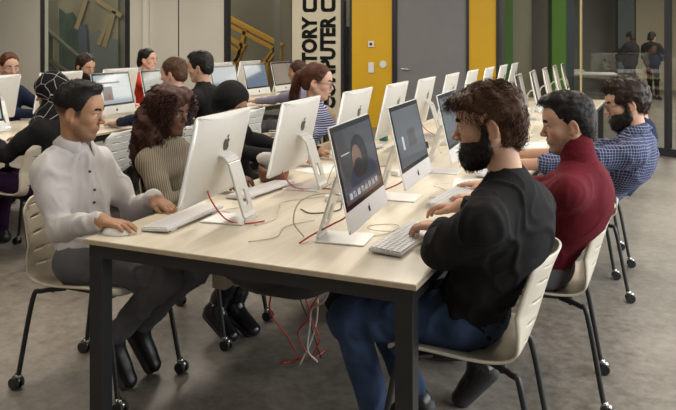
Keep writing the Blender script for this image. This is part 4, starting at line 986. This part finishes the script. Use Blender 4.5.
hair_mesh(p, cp, H_CURL, .009, .014, 26, n=1500, flow=DOWN, length=.13, r0=.0034, seg=15, curl=.0115, cf=30, grav=.35, keep=.35, lift=.5, jit=.25, seed=10, sides=3, taper=.5, face=((.120, 0, -.05), (.090, .080, .115)))
# 7 the person with black headscarf
p = person('person in black headscarf leaning over behind the nearest computer', (-.51, 1.87, 1.085), 0, (-.52, 1.98, .53), hd_yaw=-5, pitch=32, s=.9, hs=.93, skin='tan', female=True, res=midr, shirt=F_BLACK, trousers=F_BLACK, shoe=F_SHOE,
    hands=(dict(w=(.02, 2.05, .785), d=(1, 0, -.1), curl=.6), dict(w=(.0, 1.75, .785), d=(1, .1, -.1), curl=.6)), seed=6)
def headscarf(P, m, big=1.):
    hc, HR, hs = P['hc'], P['HR'], P['hs']; g = lambda *q: hc + HR @ (np.array(q) * hs); F = Field()
    F.ell(g(-.018, 0, .036), np.array((.112, .094, .104)) * big, HR, .03); F.ell(g(-.060, 0, -.03), (.082, .088, .095), HR, .04); F.ell(g(.01, 0, -.10), (.080, .080, .055), HR, .04)
    F.ell(P['Nk'] + P['up'] * .02, (.105, .115, .07), None, .05); F.ell(P['Nk'] - P['up'] * .05 + P['f'] * .03, (.125, .165, .09), None, .05)
    F.ell(g(.115, 0, -.022), (.062, .056, .085), HR, .012, True); V, Q = F.mesh(.008); V = folds(V, Q, .006, 10, 7, (1, 1, 1.3)); sheet('headscarf', V, Q, m, P['root'])
headscarf(p, F_BLACK)
# 8 the woman in striped top with ponytail
p = person('woman with auburn ponytail and glasses in blue striped top and beige cardigan', (-.165, 2.41, 1.195), 8, (-.38, 2.52, .54), hd_yaw=16, pitch=10, tyaw=-8, s=.92, hs=.97, skin='pink', female=True, res=midr, shirt=STRIPE, trousers=F_JEANS, shoe=F_SHOE,
    hands=(dict(w=(.03, 2.60, .785), d=(1, 0, -.1), curl=.6), dict(w=(.02, 2.28, .785), d=(1, .2, -.1), curl=.6)), seed=7, brow=(.03, .015, .01), fold=.003)
H_AUB = hair_mat('hair_auburn', (.085, .028, .014))
hair_mesh(p, short_hair([((-.085, 0, .035), (.040, .050, .045), .03, False)], .003, hl=.012), H_AUB, .006, .002, 50, n=1400, flow=lambda L: np.stack([-1 + 0 * L[:, 0], L[:, 1] * 0, .1 + 0 * L[:, 0]], 1), length=.05, r0=.0013, seg=4, keep=.9, lift=.08, jit=.12, seed=12)
tp = [((-.125, 0, .030), (.030, .030, .032), .02, False), ((-.145, 0, -.025), (.030, .032, .060), .03, False), ((-.150, .005, -.10), (.032, .030, .085), .03, False), ((-.14, .01, -.17), (.024, .022, .07), .03, False)]
hair_mesh(p, tp, H_AUB, .006, .004, 40, 'ponytail', n=500, flow=lambda L: np.stack([-.2 + 0 * L[:, 0], L[:, 1] * 0, -1 + 0 * L[:, 0]], 1), length=.09, r0=.0016, seg=5, grav=.3, keep=0, lift=.1, jit=.15, seed=13)
glasses(p, M_DARK)
def cardigan(P, m, s=.92, hands=None, gap=.5):
    """open cardigan: the garment surface offset from the torso, left open in front"""
    F = Field(); f, l, up, Nk, bk, TR = P['f'], P['l'], P['up'], P['Nk'], P['bk'], P['TR']; Ph = np.array(P['root'].location) + up * .53
    g = .014
    F.ell(Ph + up * .01, (.11 + g, .15 + g, .12), None, .06); F.ell(Ph + (Nk - Ph) * .34 + bk * .03, (.09 + g, .13 + g, .15), TR, .07); F.ell(P['ch'] + bk * .012, (.105 + g, .142 + g, .165), TR, .07)
    for S_ in (P['SL'], P['SR']): F.cap(Nk - up * .05 + bk * .018, S_ - up * .004, .048 + g, .048 + g, .05)
    for S_, W_, sg in ((P['SL'], hands[0], 1), (P['SR'], hands[1], -1)):
        W_ = np.array(W_); El = ik(S_, W_, .29 * s, .255 * s, l * .8 * sg - up - f * .3); F.cap(S_, El, .050 * s + g, .040 * s + g, .03); F.cap(El, El + (W_ - El) * .93, .04 * s + g, .032 * s + g, .02)
    c = P['ch'] - bk * .16; F.cap(c + l * 0 - up * .5, c + (Nk - P['ch']) * 1.6 , .105, .105, .02, True)
    V, Q = F.mesh(.009); V = folds(V, Q, .005, 11, 20); sheet('cardigan', V, Q, m, P['root'])
cardigan(p, F_BEIGE, hands=((.03, 2.60, .785), (.02, 2.28, .785)))
# 9 the woman in patterned headscarf
p = person('woman in black headscarf with thin white pattern lines at the left desk', (-1.80, 1.66, 1.125), 182, (-1.86, 1.62, .53), hd_yaw=200, pitch=12, s=.9, hs=.95, skin='tan', female=True, res=far, shirt=F_BLACK, trousers=F_PURP, shoe=F_SHOE,
    hands=(dict(w=(-2.16, 1.50, .79), d=(-1, 0, -.1), curl=.6), dict(w=(-2.16, 1.75, .79), d=(-1, 0, -.1), curl=.6)), seed=8, parts=False, shirt_r=.012)
headscarf(p, SCARFM, 1.08)
# 10 far left man
p = person('man with reddish brown hair in navy at the far left edge', (-3.66, 3.02, 1.22), 0, (-3.72, 3.05, .54), hd_yaw=-25, pitch=10, skin='pink', res=far, shirt=F_NAVY, trousers=F_GREYT, shoe=F_SHOE,
    hands=(dict(w=(-3.22, 3.18, .79), d=(1, 0, -.1), curl=.5), dict(w=(-3.24, 3.02, .79), d=(1, .1, -.1), curl=.5)), stubble=.35, brow=(.08, .03, .015), seed=9)
hair_mesh(p, short_hair(thick=.003), hair_mat('hair_reddish', (.09, .03, .015)), .007, .004, 40, n=500, flow=FWD, length=.025, r0=.0018, seg=3)
# 11 bearded man at far desk
p = person('dark bearded man in blue at the far desk looking down', (-3.50, 3.85, 1.195), 0, (-3.72, 4.08, .54), hd_yaw=-10, pitch=18, skin='light', res=far, shirt=F_DENIM, trousers=F_GREYT, shoe=F_SHOE, stubble=.3,
    hands=(dict(w=(-3.2, 4.2, .79), d=(1, 0, -.1), curl=.5), dict(w=(-3.2, 3.95, .79), d=(1, .1, -.1), curl=.5)), seed=10)
hair_mesh(p, short_hair(thick=.006), H_DARK, .007, .004, 40, n=500, flow=FWD, length=.025, r0=.0018, seg=3); beard(p, hair_mat('beard_black', (.014, .010, .008)), .9, 200, .015, .002)
# 12 woman in red
p = person('woman in bright red top with black hair tied up at the far desk', (-3.60, 5.0, 1.235), 0, (-3.72, 5.15, .54), hd_yaw=2, pitch=5, s=.92, hs=.97, skin='pink', female=True, res=far, shirt=F_RED, trousers=F_GREYT, shoe=F_SHOE,
    hands=(dict(w=(-3.2, 5.25, .79), d=(1, 0, -.1), curl=.5), dict(w=(-3.2, 5.0, .79), d=(1, .1, -.1), curl=.5)), seed=11)
hair_mesh(p, short_hair([((-.10, 0, .075), (.040, .036, .042), .02, False), ((-.12, 0, -.03), (.032, .045, .10), .03, False)], .002), H_BLACK, .007, .003, 40, n=500, flow=DOWN, length=.03, r0=.0018, seg=3, lift=.1)
# 13 short brown hair, from behind
p = person('person with short brown hair and dark top facing the left desk', (-1.62, 2.78, 1.205), 180, (-1.72, 2.84, .54), hd_yaw=186, pitch=8, skin='pink', res=midr, shirt=F_NAVY, trousers=F_GREYT, shoe=mat('yellow_black_shoe', (.55, .42, .02), .5, col2=(.02, .02, .02), nscale=14),
    hands=(dict(w=(-2.16, 2.78, .79), d=(-1, 0, -.1), curl=.5), dict(w=(-2.16, 3.05, .79), d=(-1, 0, -.1), curl=.5)), knees=((-2.12, 2.74, .50), (-2.12, 2.96, .50)), ankles=((-2.35, 3.0, .11), (-2.40, 3.25, .11)), toes=((-2.22, 3.0, .04), (-2.55, 3.32, .04)), seed=12)
hair_mesh(p, short_hair(thick=.004), H_BROWN, .006, .004, 40, n=700, flow=DOWN, length=.025, r0=.0016, seg=3, lift=.2)
# 14 black hair, black sweater
p = person('man with black hair and black sweater seen from behind, below the beige wall', (-1.68, 3.24, 1.24), 182, (-1.72, 3.48, .55), hd_yaw=192, pitch=8, skin='light', res=midr, shirt=F_BLACK, trousers=F_GREYT, shoe=F_SHOE, hs=1.02,
    hands=(dict(w=(-2.16, 3.35, .79), d=(-1, 0, -.1), curl=.5), dict(w=(-2.16, 3.65, .79), d=(-1, 0, -.1), curl=.5)), seed=13, shirt_r=.006)
hair_mesh(p, short_hair([((.03, 0, .105), (.06, .06, .035), .03, False)], .006), H_BLACK, .006, .004, 40, n=700, flow=FWD, length=.03, r0=.0016, seg=3, lift=.2)
# 15 long haired person behind the ponytail woman
p = person('person with long brown hair just behind the ponytail woman', (-1.70, 5.13, 1.12), 182, (-1.70, 5.2, .53), hd_yaw=200, pitch=8, s=.9, hs=.95, skin='tan', female=True, res=far, shirt=fabric('lilac_cloth', (.22, .20, .27)), trousers=F_GREYT, shoe=F_SHOE,
    hands=(dict(w=(-2.16, 5.05, .79), d=(-1, 0, -.1), curl=.5), dict(w=(-2.16, 5.3, .79), d=(-1, 0, -.1), curl=.5)), seed=14, parts=False)
hair_mesh(p, short_hair([((-.075, 0, -.06), (.06, .08, .11), .03, False), ((-.075, 0, -.15), (.045, .085, .08), .03, False)], .004)[:-3] + EARS, hair_mat('hair_chestnut', (.06, .025, .015)), .008, .005, 30, n=400, flow=DOWN, length=.05, r0=.002, seg=4, lift=.1)
# 16, 17 two people standing beyond the glass partition
for px, Z, lab, yw_ in ((630, 17.6, 'dark-clothed person standing beyond the glass partition, left of the pair', 150), (652, 18.0, 'dark-clothed person beyond the glass partition, right of the pair, one arm raised', 60)):
    x, y = beyond(px, Z)
    fw = V3(math.cos(rad(yw_)), math.sin(rad(yw_)), 0); lf = V3(-fw[1], fw[0], 0); b = V3(x, y, 0)
    p = person(lab, b + V3(0, 0, 1.49), yw_, b + V3(0, 0, .90), s=.94, skin='light', res=(.016, None), shirt=F_BLACK, trousers=F_BLACK, shoe=F_SHOE, parts=False, standing=True, neckback=.02,
        hands=(dict(w=b + fw * .25 + lf * .1 + V3(0, 0, 1.15), coarse=1), dict(w=b + fw * .28 - lf * .12 + V3(0, 0, 1.1), coarse=1)), knees=(b + lf * .09 + fw * .06 + V3(0, 0, .48), b - lf * .12 + fw * .0 + V3(0, 0, .48)),
        ankles=(b + lf * .12 + fw * .14 + V3(0, 0, .09), b - lf * .16 - fw * .05 + V3(0, 0, .09)), toes=(b + lf * .12 + fw * .30 + V3(0, 0, .035), b - lf * .16 + fw * .1 + V3(0, 0, .035)), shirt_r=.05)
    hair_mesh(p, short_hair([((-.07, 0, -.07), (.05, .08, .09), .03, False)], .006), H_BLACK, .012, .005)

# ------------------------------------------------------------------ cables and small things
def cable(pts, r, m, label, group='cables on the desk', n=8):
    P0 = Vector(pts[0]); bm = NB(); tube(bm, [Vector(p) - P0 for p in spline(pts, n)], r, 7); return tag(obj('cable', bm, m, None, True, loc=P0), label, 'cable', group)
T = .744
cable([(.27, .42, .90), (.30, .40, .84), (.36, .41, .765), (.42, .42, T), (.47, .45, T), (.50, .50, T)], .0032, M_RED, 'red cable running down behind the nearest computer on the left')
cable([(.26, 1.10, .88), (.28, 1.08, .82), (.33, 1.10, .76), (.40, 1.16, T), (.46, 1.20, T), (.52, 1.20, T)], .0032, M_RED, 'red cable behind the second computer on the left')
cable([(.78, .26, T), (.80, .32, .76), (.87, .36, .80), (.92, .36, .83), (.93, .38, .86)], .0035, M_RED, 'red cable rising behind the nearest dark screen on the right')
cable([(.72, 1.06, T), (.76, 1.12, .765), (.84, 1.15, .80), (.885, 1.15, .83)], .0035, M_RED, 'red cable behind the second dark screen on the right')
cable([(.76, .34, T), (.72, .33, .80), (.73, .36, .87), (.80, .40, .90), (.90, .40, .90)], .0028, M_WCAB, 'cream cable looping up left of the nearest dark screen')
cable([(.50, .42, T), (.52, .55, T), (.46, .70, T), (.40, .85, T), (.48, .98, T), (.58, 1.10, T)], .0028, M_WCAB, 'cream cable winding between the first two stands on the left')
cable([(.44, 1.20, T), (.50, 1.26, .80), (.49, 1.30, .87), (.44, 1.32, .83), (.42, 1.28, T)], .0028, M_WCAB, 'cream cable looping beside the second stand on the left')
cable([(.95, .42, T), (1.02, .50, T), (1.05, .60, .752), (.99, .66, T), (.92, .60, T), (.97, .52, .75), (1.06, .56, T)], .002, M_WCAB, 'thin white cable coiled in front of the nearest dark screen')
cable([(.36, .50, T), (.30, .56, T), (.24, .60, T), (.28, .70, T), (.20, .74, T)], .002, M_KEY, 'thin white cable by the end of the left keyboard')
cable([(.99, 1.20, T), (1.06, 1.28, T), (1.00, 1.42, T), (.92, 1.50, T), (.98, 1.60, T)], .002, M_WCAB, 'thin cream cable in front of the second dark screen')
cable([(.54, .75, T), (.62, .70, T), (.70, .80, T), (.66, .95, T), (.74, 1.06, T)], .0028, M_BCAB, 'black cable lying across the middle of the desk')
cable([(.60, .20, T), (.66, .30, T), (.62, .45, T), (.68, .60, T)], .002, M_WCAB, 'thin cream cable lying in the middle near the front edge')
for k, (y, m_, nm) in enumerate(((1.88, M_RED, 'red'), (2.60, M_WCAB, 'cream'), (3.3, M_RED, 'red'))):
    cable([(.27, y, .88), (.32, y, .80), (.42, y + .03, T), (.52, y + .08, T)], .003, m_, nm + ' cable behind ' + ('the third', 'the fourth', 'the fifth')[k] + ' computer of the left row')
    cable([(.66, y - .05, T), (.60, y + .1, .77), (.62, y + .2, .79), (.68, y + .3, T)], .003, M_WCAB, 'cream cable arching on the desk centre near ' + ('the third', 'the fourth', 'the fifth')[k] + ' computer pair')
# hanging bundle below the desk
hang = 'cables hanging below the foreground desk'
cable([(.52, .80, .52), (.51, .82, .38), (.54, .84, .25), (.47, .86, .15), (.50, .88, .05), (.44, .90, .006), (.40, .84, .006)], .004, M_RED, 'red cable hanging from the net, ending on the floor', hang)
cable([(.56, .84, .52), (.58, .86, .36), (.52, .88, .24), (.56, .90, .12), (.50, .93, .006), (.52, 1.05, .006)], .004, M_RED, 'red cable hanging beside the cream one', hang)
cable([(.48, .72, .53), (.40, .76, .38), (.36, .80, .25), (.42, .86, .12), (.46, .90, .006)], .004, M_RED, 'red cable swinging left below the net', hang)
cable([(.54, .86, .52), (.56, .88, .30), (.53, .90, .14), (.48, .86, .006)], .0045, M_WCAB, 'cream cable hanging among the red ones', hang)
cable([(.72, .60, .60), (.74, .62, .50), (.68, .70, .38), (.58, .78, .30), (.54, .84, .20), (.52, .86, .08), (.54, .92, .006)], .0045, M_CLOTHW, 'pale cable curving in from the right below the net', hang)
cable([(.24, .62, .44), (.28, .66, .40), (.36, .70, .47), (.46, .72, .54)], .003, M_CLOTHW, 'pale cable drooping from the beige socket box', hang)
cable([(.50, .85, .52), (.46, .88, .34), (.50, .92, .18), (.54, .96, .006)], .003, M_BCAB, 'thin black cable hanging with the red ones', hang)
cable([(.20, .57, .49), (.28, .56, .53), (.40, .58, .55)], .004, M_RED, 'red cable entering the beige socket box', hang)
# brown handbag with a white cloth spilling out, on the desk beyond the first computer
hb = empty('handbag', (.09, 1.33, .741), rad(20)); tag(hb, 'brown leather handbag with white cloth on the desk behind the nearest computer', 'handbag')
bm = NB(); n = 24
rings = []
for z, a, b in ((0, .065, .10), (.02, .075, .115), (.06, .078, .12), (.085, .070, .112), (.080, .062, .104), (.03, .06, .10)):
    rings.append([bm.verts.new((a * math.copysign(abs(math.cos(t)) ** .6, math.cos(t)), b * math.copysign(abs(math.sin(t)) ** .6, math.sin(t)), z + (.012 * math.cos(2 * t) if z > .05 else 0))) for t in [2 * PI * k / n for k in range(n)]])
for i in range(5):
    for k in range(n): bm.faces.new((rings[i][k], rings[i][(k+1) % n], rings[i+1][(k+1) % n], rings[i+1][k]))
bm.faces.new(rings[0][::-1]); bm.faces.new(rings[-1]); obj('bag_body', bm, M_LEATHER, hb, True)
obj('strap', tube(NB(), spline([(.0, -.10, .08), (.03, -.09, .13), (.05, .0, .15), (.03, .09, .13), (.0, .10, .08)], 6), .006, 8), M_LEATHER, hb, True)
F_ = Field(); F_.ell((.09, 1.33, .835), (.055, .085, .040), None, .02); F_.ell((.06, 1.27, .86), (.04, .05, .035), None, .03); V, Q = F_.mesh(.006); V = folds(V, Q, .008, 16, 31)
o = np_mesh('folded_cloth', V - np.array([.09, 1.33, .80]), Q, M_CLOTHW); o.location = (.09, 1.33, .80); tag(o, 'crumpled white cloth stuffed in the brown handbag', 'cloth')
# teal bottle between computers of the left row
bt = obj('drink_bottle', lathe(NB(), [(.030, 0), (.034, .006), (.034, .16), (.030, .185), (.016, .205), (.016, .215)], 24), M_TEAL, None, True, loc=(.10, 2.98, .7405)); tag(bt, 'teal bottle standing behind the third computer from the back row side', 'bottle')
bt['label'] = 'teal bottle standing left of the fourth computer seen from behind'
obj('bottle_cap', lathe(NB(), [(.018, .215), (.018, .24), (.012, .243)], 16), M_CLOTHW, bt, True)
# desk power block
pb = empty('power_block', (.62, 2.30, .741), rad(10)); tag(pb, 'white power block with black plugs in the middle of the desk', 'power block')
obj('block_housing', box(NB(), -.05, .05, -.14, .14, 0, .055), M_KEY, pb, bev=.006)
for k in range(3): obj('plug', tube(NB(), [(0, -.09 + .09 * k, .055), (0, -.09 + .09 * k, .095)], [.022, .015], 14), M_BLACK, pb)
for k, (x, y, a, lab) in enumerate(((.60, .98, .4, 'white power adapter lying between the second pair of computers'), (.66, 1.72, 1.2, 'white power adapter lying before the third pair of computers'), (.58, 2.95, .2, 'white power adapter lying between the fourth pair of computers'))):
    o = obj('power_adapter', box(NB(), -.045, .045, -.03, .03, 0, .028), M_KEY, None, bev=.007, loc=(x, y, .7405)); o.rotation_euler = (0, 0, a); tag(o, lab, 'power adapter', 'white power adapters')
for x, y, a, lab in ((1.10, 1.62, .2, 'white sheet of paper between the maroon sleeve and the reaching hands'), (.20, 1.72, -.3, 'white sheet of paper near the headscarf person'), (1.13, 3.2, .1, 'white sheet of paper on the far right side of the desk')):
    o = obj('paper_sheet', box(NB(), -.105, .105, -.148, .148, 0, .0012), mat('paper', (.78, .78, .77), .8), None, loc=(x, y, .7405)); o.rotation_euler = (0, 0, a); tag(o, lab, 'paper', 'loose paper sheets')
# black bag on the floor under the desk
Fb = Field(); Fb.ell((.46, 1.55, .20), (.13, .16, .21), None, .04); Fb.ell((.44, 1.55, .07), (.14, .17, .07), None, .05); V, Q = Fb.mesh(.012); V = folds(V, Q, .008, 9, 40)
V[:, 2] = np.maximum(V[:, 2], .002)
o = np_mesh('backpack', V - np.array([.46, 1.55, 0]), Q, F_BLACK); o.location = (.46, 1.55, 0); tag(o, 'black bag slumped on the floor under the foreground desk', 'bag')
obj('strap', tube(NB(), spline([(.10, -.06, .36), (.16, -.05, .28), (.17, -.05, .16), (.13, -.05, .08)], 6), .010, 6), M_BLACK, o, True)
# furniture dimly seen beyond the partition
for px, Z, wd in ((583, 16.0, 1.3), (552, 17.5, 1.4)):
    x, y = beyond(px, Z); t = empty('table', (x, y, 0), rad(10)); tag(t, 'pale table dimly seen through the partition' + (' left of the two standing people' if px == 583 else ' by the green pillar'), 'table', 'tables beyond the partition')
    obj('tabletop', box(NB(), -wd/2, wd/2, -.4, .4, .71, .74), M_SHELLW, t)
    for sx in (-1, 1):
        for sy in (-1, 1): obj('leg', box(NB(), sx * (wd/2 - .06) - .02, sx * (wd/2 - .06) + .02, sy * .34 - .02, sy * .34 + .02, 0, .71), M_DARK, t)
# luminaires on the ceiling
for i, (x, y) in enumerate(((-.6, 1.3), (-.6, 5.2), (-4.0, 2.6), (-4.0, 6.6), (-8.4, 6.6), (2.6, .8), (2.2, 5.0), (-2.2, -2.0))):
    o = obj('ceiling_light', box(NB(), x - .28, x + .28, y - 1.25, y + 1.25, 3.5, 3.6), M_SHELLW); tag(o, 'white ceiling strip light above ' + ('the two nearest typing men', 'the far end of the long desk', 'the patterned headscarf end of the left desk', 'the blue-grey screens of the left desk', 'the aisle by the wall painting window', 'the floor right of the nearest chair', 'the floor by the glass partition', 'the open floor left of the camera')[i], 'ceiling light', 'ceiling strip lights')
